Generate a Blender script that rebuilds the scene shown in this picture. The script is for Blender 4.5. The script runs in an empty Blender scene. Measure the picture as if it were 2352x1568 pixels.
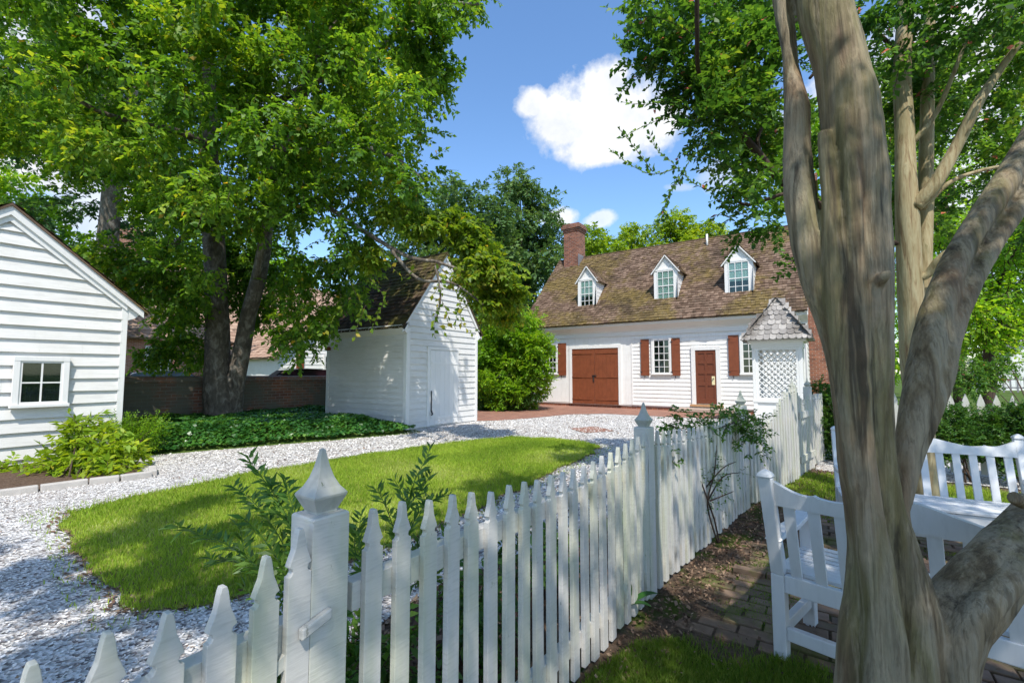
import bpy, math, random
import numpy as np
from mathutils import Vector as V, noise as mnoise
random.seed(7); rng=np.random.default_rng(11)
sc=bpy.context.scene; col=sc.collection
R=math.radians
# ------------------------------------------------------------------ camera (world: X along the house, Y along the fence)
FPX=1060.; YAW=R(34.3); CX,CY,HZ=1176.,784.,857.; EYE=1.45
PIT=math.atan((HZ-CY)/FPX)
Fw=V((-math.sin(YAW)*math.cos(PIT),math.cos(YAW)*math.cos(PIT),math.sin(PIT)))
Rt=V((math.cos(YAW),math.sin(YAW),0)); Up=Rt.cross(Fw)
cam=bpy.data.cameras.new('camera'); co=bpy.data.objects.new('camera',cam); col.objects.link(co)
cam.sensor_width=36; cam.lens=36*FPX/2352.; cam.clip_start=.05; cam.clip_end=3000
co.location=(0,0,EYE); co.rotation_euler=(math.pi/2+PIT,0,YAW); sc.camera=co
def P(px,py,d):
    'a point at distance d in front of the eye, seen in direction (px,py)'
    return V((0,0,EYE))+(Fw+Rt*((px-CX)/FPX)+Up*((CY-py)/FPX))*d
S=V((math.sin(R(42))*math.cos(R(55)),-math.cos(R(42))*math.cos(R(55)),math.sin(R(55))))
# ------------------------------------------------------------------ bookkeeping
ORG={}
def tag(o,label=None,cat=None,group=None,kind=None):
    if label: o['label']=label
    if cat: o['category']=cat
    if group: o['group']=group
    if kind: o['kind']=kind
    return o
def thing(name,label,cat,loc=(0,0,0),group=None,rz=0):
    o=bpy.data.objects.new(name,None); col.objects.link(o); o.empty_display_size=.2
    o.location=loc; o.rotation_euler=(0,0,rz); ORG[o.name]=V(loc) if rz==0 else V((0,0,0))
    return tag(o,label,cat,group)
def link(name,me,mat,parent=None,smooth=False,bev=0):
    if parent is not None:
        org=ORG[parent.name]
        if org.length>0:
            me.transform(__import__('mathutils').Matrix.Translation(-org))
    o=bpy.data.objects.new(name,me); col.objects.link(o)
    ORG[o.name]=ORG[parent.name] if parent is not None else V((0,0,0))
    if parent is not None: o.parent=parent
    if mat is not None:
        for m in (mat if isinstance(mat,(list,tuple)) else [mat]): me.materials.append(m)
    if smooth: me.polygons.foreach_set('use_smooth',[True]*len(me.polygons))
    if bev:
        b=o.modifiers.new('bevel','BEVEL'); b.width=bev; b.segments=2; b.limit_method='ANGLE'; b.angle_limit=R(40)
    return o
class MB:
    def __init__(s): s.v=[]; s.f=[]; s.r=[]
    def add(s,vs,fs,r=None):
        b=len(s.v); s.v+= [tuple(x) for x in vs]; r=random.random() if r is None else r
        for f in fs: s.f.append(tuple(b+i for i in f)); s.r.append(r)
        return s
    def hexa(s,p,r=None): return s.add(p,[(0,3,2,1),(4,5,6,7),(0,1,5,4),(1,2,6,5),(2,3,7,6),(3,0,4,7)],r)
    def box(s,x0,x1,y0,y1,z0,z1,r=None):
        return s.hexa([(x0,y0,z0),(x1,y0,z0),(x1,y1,z0),(x0,y1,z0),(x0,y0,z1),(x1,y0,z1),(x1,y1,z1),(x0,y1,z1)],r)
    def fbox(s,fr,a0,a1,b0,b1,c0,c1,r=None):
        o,u,n=fr; z=V((0,0,1)); q=lambda a,b,c:o+u*a+n*b+z*c
        return s.hexa([q(a0,b0,c0),q(a1,b0,c0),q(a1,b1,c0),q(a0,b1,c0),q(a0,b0,c1),q(a1,b0,c1),q(a1,b1,c1),q(a0,b1,c1)],r)
    def bar(s,p,q,w,h,up=(0,0,1),r=None):
        p,q=V(p),V(q); d=(q-p).normalized(); sd=d.cross(V(up))
        if sd.length<1e-4: sd=d.cross(V((0,1,0)))
        sd.normalize(); u=sd.cross(d); a=sd*(w/2); b=u*(h/2)
        return s.hexa([p-a-b,p+a-b,p+a+b,p-a+b,q-a-b,q+a-b,q+a+b,q-a+b],r)
    def prism(s,pts,ext,r=None):
        n=len(pts); e=V(ext); vs=[V(p) for p in pts]+[V(p)+e for p in pts]
        return s.add(vs,[tuple(range(n-1,-1,-1)),tuple(range(n,2*n))]+[(i,(i+1)%n,n+(i+1)%n,n+i) for i in range(n)],r)
    def lathe4(s,c,prof,rot=0,n=4,r=None):
        c=V(c); vs=[];fs=[]
        for z,h in prof:
            for k in range(n):
                a=rot+math.pi/n+2*math.pi*k/n; rr=h*(math.sqrt(2) if n==4 else 1); vs.append(c+V((rr*math.cos(a),rr*math.sin(a),z)))
        m=len(prof)
        for i in range(m-1):
            for k in range(n): fs.append((i*n+k,i*n+(k+1)%n,(i+1)*n+(k+1)%n,(i+1)*n+k))
        fs.append(tuple(range(n-1,-1,-1))); fs.append(tuple((m-1)*n+k for k in range(n)))
        return s.add(vs,fs,r)
    def tube(s,pts,rad,n=8,r=None,wob=0):
        pts=[V(p) for p in pts]; m=len(pts); vs=[];fs=[]; ref=V((1,0,.1))
        for i,p in enumerate(pts):
            d=(pts[min(i+1,m-1)]-pts[max(i-1,0)]).normalized(); a=(ref-d*ref.dot(d)).normalized(); b=d.cross(a); ref=a
            rr=rad[i] if hasattr(rad,'__len__') else rad
            for k in range(n):
                t=2*math.pi*k/n; w=1+wob*mnoise.noise(V((math.cos(t)*1.5,math.sin(t)*1.5,i*.35)))
                vs.append(p+(a*math.cos(t)+b*math.sin(t))*rr*w)
        for i in range(m-1):
            for k in range(n): fs.append((i*n+k,i*n+(k+1)%n,(i+1)*n+(k+1)%n,(i+1)*n+k))
        fs.append(tuple(range(n-1,-1,-1))); fs.append(tuple((m-1)*n+k for k in range(n)))
        return s.add(vs,fs,r)
    def build(s,name,mat,parent=None,smooth=False,bev=0):
        me=bpy.data.meshes.new(name); me.from_pydata(s.v,[],s.f); me.update()
        at=me.attributes.new('rnd','FLOAT','FACE'); at.data.foreach_set('value',s.r)
        return link(name,me,mat,parent,smooth,bev)
def spline(pts,n=6):
    pts=[V(p) for p in pts]; out=[]
    for i in range(len(pts)-1):
        p0=pts[max(i-1,0)];p1=pts[i];p2=pts[i+1];p3=pts[min(i+2,len(pts)-1)]
        for k in range(n):
            t=k/n; out.append(.5*((2*p1)+(p2-p0)*t+(2*p0-5*p1+4*p2-p3)*t*t+(3*p1-p0-3*p2+p3)*t**3))
    return out+[pts[-1]]
def npmesh(name,verts,nper,mat,parent=None,rnd=None,smooth=False):
    'verts (N,nper,3): N separate little faces in one mesh'
    N=verts.shape[0]; me=bpy.data.meshes.new(name); vv=verts.reshape(-1,3)
    if parent is not None: vv=vv-np.array(ORG[parent.name])
    me.vertices.add(N*nper); me.vertices.foreach_set('co',vv.astype(np.float32).ravel())
    me.loops.add(N*nper); me.loops.foreach_set('vertex_index',np.arange(N*nper,dtype=np.int32))
    me.polygons.add(N); me.polygons.foreach_set('loop_start',np.arange(0,N*nper,nper,dtype=np.int32))
    me.update(calc_edges=True)
    at=me.attributes.new('rnd','FLOAT','FACE'); at.data.foreach_set('value',(rng.random(N) if rnd is None else rnd).astype(np.float32))
    o=bpy.data.objects.new(name,me); col.objects.link(o); ORG[o.name]=ORG[parent.name] if parent is not None else V((0,0,0))
    if parent is not None: o.parent=parent
    me.materials.append(mat)
    return o
# ------------------------------------------------------------------ materials
class NT:
    def __init__(s,name):
        m=bpy.data.materials.new(name); m.use_nodes=True; s.m=m; s.t=m.node_tree; s.n=s.t.nodes; s.n.clear(); s.out=s.n.new('ShaderNodeOutputMaterial')
        s.tc=s.n.new('ShaderNodeTexCoord')
    def l(s,a,b): s.t.links.new(a,b)
    def new(s,t,**k):
        x=s.n.new(t)
        for a,b in k.items(): setattr(x,a,b)
        return x
    def map(s,scale=(1,1,1),rot=(0,0,0),loc=(0,0,0)):
        x=s.new('ShaderNodeMapping'); x.inputs['Scale'].default_value=scale if hasattr(scale,'__len__') else (scale,)*3
        x.inputs['Rotation'].default_value=rot; x.inputs['Location'].default_value=loc; s.l(s.tc.outputs['Object'],x.inputs['Vector']); return x.outputs[0]
    def noise(s,scale=5,vec=None,detail=5,rough=.6,dist=0):
        x=s.new('ShaderNodeTexNoise'); x.inputs['Scale'].default_value=scale; x.inputs['Detail'].default_value=detail
        x.inputs['Roughness'].default_value=rough; x.inputs['Distortion'].default_value=dist
        s.l(vec if vec is not None else s.tc.outputs['Object'],x.inputs['Vector']); return x.outputs['Fac']
    def vor(s,scale=5,vec=None,feature='F1',out='Distance'):
        x=s.new('ShaderNodeTexVoronoi',feature=feature); x.inputs['Scale'].default_value=scale
        s.l(vec if vec is not None else s.tc.outputs['Object'],x.inputs['Vector']); return x.outputs[out]
    def ramp(s,fac,stops,interp='LINEAR'):
        x=s.new('ShaderNodeValToRGB'); e=x.color_ramp; e.interpolation=interp
        while len(e.elements)<len(stops): e.elements.new(.5)
        for el,(p,c) in zip(e.elements,stops):
            el.position=p; el.color=tuple(c)+(1,) if hasattr(c,'__len__') else (c,c,c,1)
        s.l(fac,x.inputs[0]); return x.outputs[0]
    def attr(s,name='rnd'): x=s.new('ShaderNodeAttribute'); x.attribute_name=name; return x.outputs['Fac']
    def mix(s,f,a,b,mode='MIX'):
        x=s.new('ShaderNodeMix',data_type='RGBA',blend_type=mode)
        for i,v in ((0,f),(6,a),(7,b)):
            if hasattr(v,'default_value') or hasattr(v,'links'): s.l(v,x.inputs[i])
            elif i==0: x.inputs[0].default_value=v
            else: x.inputs[i].default_value=(tuple(v)+(1,)) if hasattr(v,'__len__') else (v,v,v,1)
        return x.outputs[2]
    def math(s,op,a,b=0.,clamp=False):
        x=s.new('ShaderNodeMath',operation=op); x.use_clamp=clamp
        for i,v in enumerate((a,b)):
            if isinstance(v,(int,float)): x.inputs[i].default_value=v
            else: s.l(v,x.inputs[i])
        return x.outputs[0]
    def bump(s,h,strength=.4,dist=.01,prev=None):
        x=s.new('ShaderNodeBump'); x.inputs['Strength'].default_value=strength; x.inputs['Distance'].default_value=dist; s.l(h,x.inputs['Height'])
        if prev is not None: s.l(prev,x.inputs['Normal'])
        return x.outputs[0]
    def pbr(s,colr,rough=.6,normal=None,spec=.3,trans=0,tcol=None):
        b=s.new('ShaderNodeBsdfPrincipled')
        if hasattr(colr,'links'): s.l(colr,b.inputs['Base Color'])
        else: b.inputs['Base Color'].default_value=tuple(colr)+(1,)
        if hasattr(rough,'links'): s.l(rough,b.inputs['Roughness'])
        else: b.inputs['Roughness'].default_value=rough
        b.inputs['Specular IOR Level'].default_value=spec
        if normal is not None: s.l(normal,b.inputs['Normal'])
        o=b.outputs[0]
        if trans:
            t=s.new('ShaderNodeBsdfTranslucent'); s.l(tcol if tcol is not None else colr,t.inputs[0]); mx=s.new('ShaderNodeMixShader'); mx.inputs[0].default_value=trans
            s.l(o,mx.inputs[1]); s.l(t.outputs[0],mx.inputs[2]); o=mx.outputs[0]
        s.l(o,s.out.inputs[0]); s.b=b; return s.m
def paint(name,base=(.8,.8,.79),dirt=(.42,.42,.34),amt=.35,grain=(30,30,3),green=0,rough=.55):
    t=NT(name); n1=t.noise(2.2,t.map((1,1,1)),6,.65); n2=t.noise(1,t.map(grain),4,.6); a=t.attr()
    c=t.mix(t.ramp(n1,[(.45,0),(.8,amt)]),base,dirt)
    c=t.mix(t.ramp(n2,[(.50,0),(.72,amt)]),c,tuple(x*.62 for x in base))
    c=t.mix(.10,c,t.ramp(a,[(0,tuple(x*.75 for x in base)),(1,base)]),'MIX')
    ch=t.ramp(t.noise(1,t.map((26,26,9),loc=(3,3,3)),6,.75),[(.66,0),(.69,amt*1.6)]); c=t.mix(ch,c,tuple(x*.55 for x in dirt))
    if green:
        g=t.noise(1.2,t.map((6,6,.8)),4,.6); c=t.mix(t.ramp(g,[(.44,0),(.72,green)]),c,(.42,.47,.22))
    return t.pbr(c,rough,t.bump(n2,.32,.003),.35)
M={}
M['house_white']=paint('white_house_paint',(.80,.785,.75),(.60,.56,.46),.34)
M['shed_white']=paint('white_shed_paint',(.70,.682,.645),(.50,.48,.40),.42,(3,3,40))
M['trim']=paint('white_trim_paint',(.76,.745,.71),(.6,.58,.5),.15)
M['fence']=paint('weathered_fence_paint',(.60,.575,.535),(.33,.33,.25),.42,(14,14,130),.5)
M['bench']=paint('bench_paint',(.66,.665,.67),(.50,.52,.52),.22,(40,40,5),.07,.42)
M['cap']=paint('finial_paint',(.44,.435,.40),(.28,.32,.22),.7,(25,25,8),.5)
def plain(name,c,rough=.5,spec=.4,var=.25,sc_=6,bump=0):
    t=NT(name); n=t.noise(sc_); cc=t.mix(n,tuple(x*(1-var) for x in c),tuple(min(1,x*(1+var)) for x in c))
    return t.pbr(cc,rough,t.bump(n,bump,.01) if bump else None,spec)
M['door']=plain('rust_brown_paint',(.20,.058,.024),.5,.35,.35,5,.2)
M['door2']=plain('dark_brown_paint',(.15,.042,.018),.42,.4,.1,3)
M['iron']=plain('black_iron',(.025,.025,.027),.5,.5)
M['brass']=plain('brass_plate',(.75,.66,.38),.3,.6)
M['edge']=plain('pale_edging_stone',(.44,.41,.37),.85,.2,.3,9,.5); M['step']=plain('stone_step',(.42,.33,.27),.8,.2,.2,8,.3)
M['sillwood']=plain('tan_wood_sill',(.42,.24,.12),.6,.3,.15)
M['curtain']=plain('white_curtain',(.62,.62,.6),.8,.1,.25,14)
M['dark']=plain('dark_interior',(.012,.014,.015),.8,.1)
M['lead']=plain('lead_flashing',(.20,.19,.20),.5,.4)
M['tyre']=plain('tyre_rubber',(.02,.02,.02),.8,.2)
M['carblack']=plain('dark_car_paint',(.03,.012,.018),.2,.6); M['carblue']=plain('grey_car_paint',(.16,.2,.26),.2,.6)
def glassmat():
    t=NT('window_glass'); g=t.new('ShaderNodeBsdfGlossy'); g.inputs['Roughness'].default_value=.03; g.inputs['Color'].default_value=(.9,1,1,1)
    tr=t.new('ShaderNodeBsdfTransparent'); tr.inputs[0].default_value=(.75,.85,.82,1); mx=t.new('ShaderNodeMixShader')
    lw=t.new('ShaderNodeLayerWeight'); lw.inputs[0].default_value=.35; f=t.math('MULTIPLY_ADD',lw.outputs['Fresnel'],.22); f.node.inputs[2].default_value=.03
    t.l(f,mx.inputs[0]); t.l(tr.outputs[0],mx.inputs[1]); t.l(g.outputs[0],mx.inputs[2]); t.l(mx.outputs[0],t.out.inputs[0]); return t.m
M['glass']=glassmat()
def shingle_mat(name,c0,c1,moss,lo,hi,mossamt=1.,wash=None):
    t=NT(name); a=t.attr(); c=t.ramp(a,[(0,c0),(.6,tuple((x+y)/2 for x,y in zip(c0,c1))),(1,c1)])
    g=t.noise(8,t.map((6,1,1)),4,.7); c=t.mix(t.math('MULTIPLY',g,.6),c,tuple(x*.45 for x in c0))
    n=t.noise(.42,None,4,.65,.4); n2=t.noise(6,None,4,.7); mm=t.math('ADD',n,t.math('MULTIPLY',t.math('SUBTRACT',n2,.5),.35))
    mk=t.ramp(mm,[(lo,0),(hi,mossamt)]); mc=t.ramp(t.noise(5,None,3,.7),[(.3,tuple(x*.35 for x in moss)),(.5,moss),(.75,(moss[0]*1.7,moss[1]*1.55,moss[2]*1.3))])
    c=t.mix(mk,c,mc)
    dk=t.ramp(t.noise(.9,t.map((1,1,.7),loc=(7,3,1)),4,.7),[(.52,0),(.68,.7)]); c=t.mix(dk,c,(.045,.032,.02))
    lich=t.ramp(t.noise(9,t.map(1,loc=(3,1,9)),3,.7),[(.66,0),(.72,.5)]); c=t.mix(lich,c,(.5,.48,.38))
    return t.pbr(c,.85,t.bump(t.noise(30,t.map((2,1,1))),.5,.01),.15)
M['roof']=shingle_mat('wood_shingle_roof',(.12,.075,.05),(.30,.205,.145),(.15,.115,.028),.48,.60,.62)
M['roof_dark']=shingle_mat('dark_mossy_shingles',(.055,.038,.026),(.16,.11,.075),(.11,.11,.02),.44,.58,.8)
M['roof_grey']=shingle_mat('grey_round_shingles',(.26,.24,.22),(.55,.51,.46),(.30,.28,.20),.62,.75,.35)
M['roof_far']=shingle_mat('tan_far_shingles',(.38,.24,.17),(.58,.41,.30),(.34,.27,.15),.6,.7,.4)
def brickmat(name,c1,c2,mort,scale=1,w=.215,h=.075,axis='X',stain=None,dark=.5):
    t=NT(name); sx=t.new('ShaderNodeSeparateXYZ'); t.l(t.tc.outputs['Object'],sx.inputs[0]); cb=t.new('ShaderNodeCombineXYZ')
    t.l(t.math('ADD',sx.outputs[0],sx.outputs[1]) if axis=='XY' else sx.outputs[{'X':0,'Y':1}[axis]],cb.inputs[0]); t.l(sx.outputs[1] if axis!='Y' and dark<0 else sx.outputs[2],cb.inputs[1])
    b=t.new('ShaderNodeTexBrick'); b.inputs['Scale'].default_value=scale; b.inputs['Brick Width'].default_value=w; b.inputs['Row Height'].default_value=h
    b.inputs['Mortar Size'].default_value=.008; b.inputs['Mortar Smooth'].default_value=.3; b.inputs['Bias'].default_value=0
    b.inputs['Color1'].default_value=tuple(c1)+(1,); b.inputs['Color2'].default_value=tuple(c2)+(1,); b.inputs['Mortar'].default_value=tuple(mort)+(1,)
    t.l(cb.outputs[0],b.inputs['Vector']); c=b.outputs['Color']
    n=t.noise(3,None,5,.7); c=t.mix(.45,c,t.ramp(n,[(.3,.25),(.7,1)]),'MULTIPLY')
    if stain: c=t.mix(t.ramp(t.noise(.8,None,5,.65),[(.41,0),(.55,.85)]),c,stain)
    return t.pbr(c,.85,t.bump(t.math('MULTIPLY_ADD',b.outputs['Fac'],-1.),.5,.01,t.bump(t.noise(40),.3,.004)),.15)
M['brick']=brickmat('red_brick',(.34,.125,.07),(.17,.065,.045),(.36,.30,.25),axis='XY')
M['brick_wall']=brickmat('old_garden_brick',(.38,.15,.085),(.20,.085,.06),(.36,.31,.26),axis='XY',w=.24,h=.085,stain=(.13,.135,.10))
M['brick_pale']=brickmat('pale_brick',(.50,.22,.14),(.38,.16,.10),(.5,.42,.36),axis='XY')
M['brick_pave']=brickmat('brick_paving',(.40,.19,.13),(.30,.14,.10),(.32,.26,.20),axis='X',w=.21,h=.105,dark=-1)
def leafmat(name,stops,trans=.4,rough=.5,spec=.35,boost=1.65):
    t=NT(name); c=t.ramp(t.attr(),stops); n=t.noise(1.1,None,3,.6)
    c=t.mix(t.ramp(n,[(.3,.35),(.7,0)]),c,tuple(x*.6 for x in stops[0][1]))
    tc=t.mix(1.,c,(1.25*boost,1.12*boost,.55*boost),'MULTIPLY')
    return t.pbr(c,rough,None,spec,trans,tc)
M['leaf_maple']=leafmat('maple_leaf',[(0,(0.058,0.146,0.015)),(.45,(0.125,0.265,0.022)),(.8,(0.231,0.371,0.025)),(.97,(0.426,0.489,0.036)),(1,(0.569,0.353,0.036))],.45)
M['leaf_yellow']=leafmat('yellowing_leaf',[(0,(.07,.15,.014)),(.45,(.15,.26,.02)),(.85,(.29,.37,.03)),(1,(.45,.34,.04))],.45)
M['leaf_dark']=leafmat('dark_leaf',[(0,(0.022,0.076,0.022)),(.5,(0.057,0.141,0.034)),(.9,(0.104,0.209,0.048)),(1,(0.189,0.265,0.057))],.3)
M['leaf_blue']=leafmat('dark_green_far_leaf',[(0,(0.042,0.113,0.038)),(.5,(0.094,0.189,0.056)),(1,(0.189,0.302,0.085))],.3)
M['leaf_bright']=leafmat('bright_leaf',[(0,(0.093,0.217,0.009)),(.5,(0.186,0.389,0.016)),(1,(0.404,0.559,0.031))],.45)
M['leaf_lime']=leafmat('lime_leaf',[(0,(0.115,0.218,0.011)),(.5,(0.230,0.368,0.021)),(.93,(0.414,0.506,0.034)),(1,(0.483,0.414,0.046))],.45)
M['leaf_crape']=leafmat('crape_leaf',[(0,(0.035,0.107,0.021)),(.5,(0.080,0.197,0.026)),(.85,(0.160,0.304,0.035)),(.994,(0.285,0.356,0.035)),(.994,(0.620,0.143,0.160)),(1,(0.620,0.178,0.213))],.4)
M['leaf_shrub']=leafmat('shrub_leaf',[(0,(0.026,0.091,0.019)),(.5,(0.065,0.169,0.026)),(1,(0.143,0.260,0.039))],.3,.4)
M['leaf_ivy']=leafmat('ivy_leaf',[(0,(0.018,0.079,0.016)),(.5,(0.047,0.159,0.024)),(.9,(0.112,0.270,0.032)),(1,(0.222,0.350,0.032))],.25,.35,.5)
M['grass']=leafmat('grass_blade',[(0,(0.160,0.279,0.028)),(.45,(0.309,0.460,0.043)),(.8,(0.489,0.605,0.086)),(1,(0.589,0.620,0.246))],.4,.6,.2,1.3)
M['grass_shade']=leafmat('shaded_grass_blade',[(0,(.09,.17,.02)),(.5,(.17,.29,.03)),(1,(.34,.38,.10))],.4,.6,.2,1.3)  # darker copy of the grass blade, garden shade put into its colour
def bark(name,stops,sc_=(14,14,1.6),b=.5):
    t=NT(name); v=t.map(sc_); n=t.noise(1,v,7,.65,.6); c=t.ramp(n,stops); n2=t.noise(2.5,t.map((2.2,2.2,.5)),4,.6)
    c=t.mix(t.ramp(n2,[(.45,0),(.62,.55)]),c,stops[-1][1]); n3=t.noise(22,t.map((2,2,.5)))
    return t.pbr(c,.8,t.bump(n,b,.02,t.bump(n3,.4,.004)),.2)
M['bark']=bark('grey_bark',[(.3,(.05,.04,.032)),(.5,(.14,.115,.09)),(.62,(.27,.24,.20)),(.75,(.09,.078,.06))],(9,9,5),.9)
M['bark_brown']=bark('dark_brown_bark',[(.3,(.03,.02,.015)),(.6,(.09,.06,.045)),(.8,(.05,.035,.025))])
def crape_bark():
    t=NT('smooth_crape_bark'); n=t.noise(1,t.map((17,17,1.1)),9,.66,.45)
    c=t.ramp(n,[(.30,(.055,.038,.022)),(.42,(.16,.115,.065)),(.52,(.27,.21,.13)),(.60,(.34,.285,.20)),(.72,(.19,.155,.10))])
    m2=t.ramp(t.noise(1,t.map((6,6,1.0),loc=(2,5,1)),4,.6,.5),[(.54,0),(.64,.45)]); c=t.mix(m2,c,(.27,.155,.09))
    m3=t.ramp(t.noise(1,t.map((5,5,.9),loc=(9,2,4)),4,.6,.4),[(.47,0),(.60,.55)]); c=t.mix(m3,c,(.19,.175,.065))
    m5=t.ramp(t.noise(1,t.map((7,7,.8),loc=(1,7,8)),3,.6,.4),[(.52,0),(.62,.6)]); c=t.mix(m5,c,(.34,.285,.205))
    m4=t.ramp(t.noise(1,t.map((16,16,1.6),loc=(4,4,4)),5,.65,.6),[(.54,0),(.66,.85)]); c=t.mix(m4,c,(.035,.026,.016))
    c=t.mix(t.ramp(t.noise(1,t.map((55,55,2.6)),5,.7,.5),[(.50,0),(.59,.45)]),c,(.085,.06,.036)); c=t.mix(t.ramp(t.noise(1,t.map((38,38,2.0),loc=(6,1,3)),8,.7,.4),[(.52,0),(.62,.4)]),c,(.41,.335,.225)); f=t.noise(70,t.map((1,1,.35)),4,.7); c=t.mix(.35,c,t.ramp(f,[(.3,.45),(.7,1.)]),'MULTIPLY')
    return t.pbr(c,.66,t.bump(n,.7,.025,t.bump(f,.6,.005)),.25)
M['crape']=crape_bark()
M['crape2']=bark('pale_crape_bark',[(.3,(.16,.09,.05)),(.48,(.34,.27,.15)),(.6,(.42,.36,.22)),(.75,(.20,.17,.08))],(30,30,2.2),.6)
def groundmat():
    t=NT('earth_and_grass'); n=t.noise(.8,None,5); n2=t.noise(25)
    c=t.ramp(n,[(.35,(.07,.12,.02)),(.6,(.10,.15,.03)),(.75,(.14,.12,.06))]); c=t.mix(.5,c,t.ramp(n2,[(.3,.3),(.7,1)]),'MULTIPLY')
    return t.pbr(c,.95,t.bump(n2,.6,.03),.1)
M['ground']=groundmat()
def shellmat():
    t=NT('crushed_shell'); v=t.vor(42,None,'F1','Color'); d=t.vor(42,None,'F1','Distance'); n=t.noise(.9,None,5,.6); n3=t.noise(160)
    bw=t.new('ShaderNodeRGBToBW'); t.l(v,bw.inputs[0])
    c=t.ramp(bw.outputs[0],[(.2,(.20,.18,.17)),(.4,(.52,.50,.47)),(.6,(.70,.68,.65)),(.8,(.78,.76,.73))])
    c=t.mix(t.ramp(n,[(.5,0),(.72,.45)]),c,(.36,.29,.24)); c=t.mix(.4,c,t.ramp(n3,[(.3,.45),(.6,1)]),'MULTIPLY')
    c=t.mix(t.ramp(t.noise(5,t.map(1,loc=(4,2,0)),5,.7),[(.60,0),(.70,.6)]),c,(.20,.15,.11))
    return t.pbr(c,.9,t.bump(d,1.,.02,t.bump(n3,.5,.006)),.1)
M['shell']=shellmat()
def chipmat():
    t=NT('shell_chip'); c=t.ramp(t.attr(),[(0,(.12,.09,.07)),(.05,(.32,.25,.20)),(.16,(.60,.56,.50)),(.6,(.76,.73,.68)),(1,(.84,.82,.78))]); return t.pbr(c,.7,t.bump(t.noise(60),.4,.004),.2)
M['chip']=chipmat()
def soilmat(name,a,b,moss=0):
    t=NT(name); n=t.noise(30,None,6,.7); c=t.ramp(n,[(.3,a),(.7,b)])
    if moss: c=t.mix(t.ramp(t.noise(2.2,None,5,.65),[(.5,0),(.58,moss)]),c,(.06,.09,.012))
    return t.pbr(c,.95,t.bump(n,1.,.02),.1)
M['soil']=soilmat('dark_soil',(.06,.038,.026),(.17,.115,.08)); M['mosssoil']=soilmat('mossy_soil',(.065,.045,.03),(.17,.12,.085),.9)
M['lawnsoil']=soilmat('lawn_soil',(.16,.18,.03),(.32,.32,.09))
def pavermat():
    t=NT('mossy_paver'); c=t.ramp(t.attr(),[(0,(.17,.12,.085)),(.5,(.24,.165,.115)),(1,(.31,.20,.145))]); n=t.noise(9,None,5,.7)
    c=t.mix(.6,c,t.ramp(n,[(.3,.35),(.65,1)]),'MULTIPLY'); c=t.mix(t.ramp(t.noise(1.6,None,6,.7),[(.50,0),(.60,.8)]),c,(.10,.12,.025))
    c=t.mix(t.ramp(t.noise(2.4,t.map(1,loc=(5,5,0)),6,.7),[(.55,0),(.66,.5)]),c,(.05,.035,.025))
    return t.pbr(c,.85,t.bump(n,.6,.01),.2)
M['paver']=pavermat()
t=NT('mulch_bits'); M['mulch']=t.pbr(t.ramp(t.attr(),[(0,(.05,.03,.02)),(.6,(.17,.105,.07)),(.9,(.28,.19,.13)),(1,(.34,.24,.15))]),.9,None,.1)
# ------------------------------------------------------------------ terrain
def sm(t): t=np.clip(t,0,1); return t*t*(3-2*t)
A_=np.array((-8.35,7.75)); B_=np.array((-9.95,3.2)); D_=(B_-A_)/np.linalg.norm(B_-A_); N_=np.array((D_[1],-D_[0]))   # ivy edge, normal to the left
if N_[0]>0: N_=-N_
def Hh(x,y):
    x=np.asarray(x,float); y=np.asarray(y,float)
    d=(x-A_[0])*N_[0]+(y-A_[1])*N_[1]
    return .28*sm(d/.9)*sm((y-1.2)/1.7)*(1-sm((y-7.2)/1.3)*sm((x+12.6)/.3))
gx=np.concatenate([[-600,-200,-80,-40,-25,-20],np.arange(-18,8.01,.25),[12,20,40,80,200,600]]); gy=np.concatenate([[-600,-200,-60,-20,-8],np.arange(-4,20.01,.25),[26,40,80,200,600]])
GX,GY=np.meshgrid(gx,gy,indexing='ij'); GZ=Hh(GX,GY); me=bpy.data.meshes.new('ground')
nx,ny=len(gx),len(gy); me.from_pydata(np.stack([GX,GY,GZ],-1).reshape(-1,3).tolist(),[],[(i*ny+j,(i+1)*ny+j,(i+1)*ny+j+1,i*ny+j+1) for i in range(nx-1) for j in range(ny-1)])
tag(link('ground',me,M['ground'],None,True),kind='structure')
def rough_poly(pts,jit=.06,step=.25):
    out=[]
    for i in range(len(pts)):
        a=V(pts[i]).to_2d() if len(pts[i])>2 else V(pts[i]); b=V(pts[(i+1)%len(pts)]); n=max(1,int((b-a).length/step)); d=(b-a).normalized() if (b-a).length else V((1,0)); nn=V((-d.y,d.x))
        for k in range(n):
            p=a+(b-a)*k/n; w=mnoise.noise(V((p.x*1.9,p.y*1.9,3)))*1.3+mnoise.noise(V((p.x*7,p.y*7,1)))*.6; out.append(p+nn*w*jit)
    return out
def sheet(name,pts,z,mat,jit=.06,step=.25,parent=None):
    from mathutils.geometry import tessellate_polygon
    pp=rough_poly(pts,jit,step) if jit else [V(p) for p in pts]; v=[V((p.x,p.y,z)) for p in pp]; tri=tessellate_polygon([v])
    me=bpy.data.meshes.new(name); me.from_pydata([tuple(x) for x in v],[],[t if (v[t[1]]-v[t[0]]).cross(v[t[2]]-v[t[0]]).z>0 else t[::-1] for t in tri]); me.update()
    o=link(name,me,mat); tag(o,kind='structure'); return [(p.x,p.y) for p in pp]
def inpoly(x,y,poly):
    r=np.zeros(x.shape,bool); n=len(poly)
    for i in range(n):
        x1,y1=poly[i]; x2,y2=poly[(i+1)%n]
        if y1==y2: continue
        c=((y1>y)!=(y2>y))&(x<(x2-x1)*(y-y1)/(y2-y1)+x1); r^=c
    return r
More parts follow.
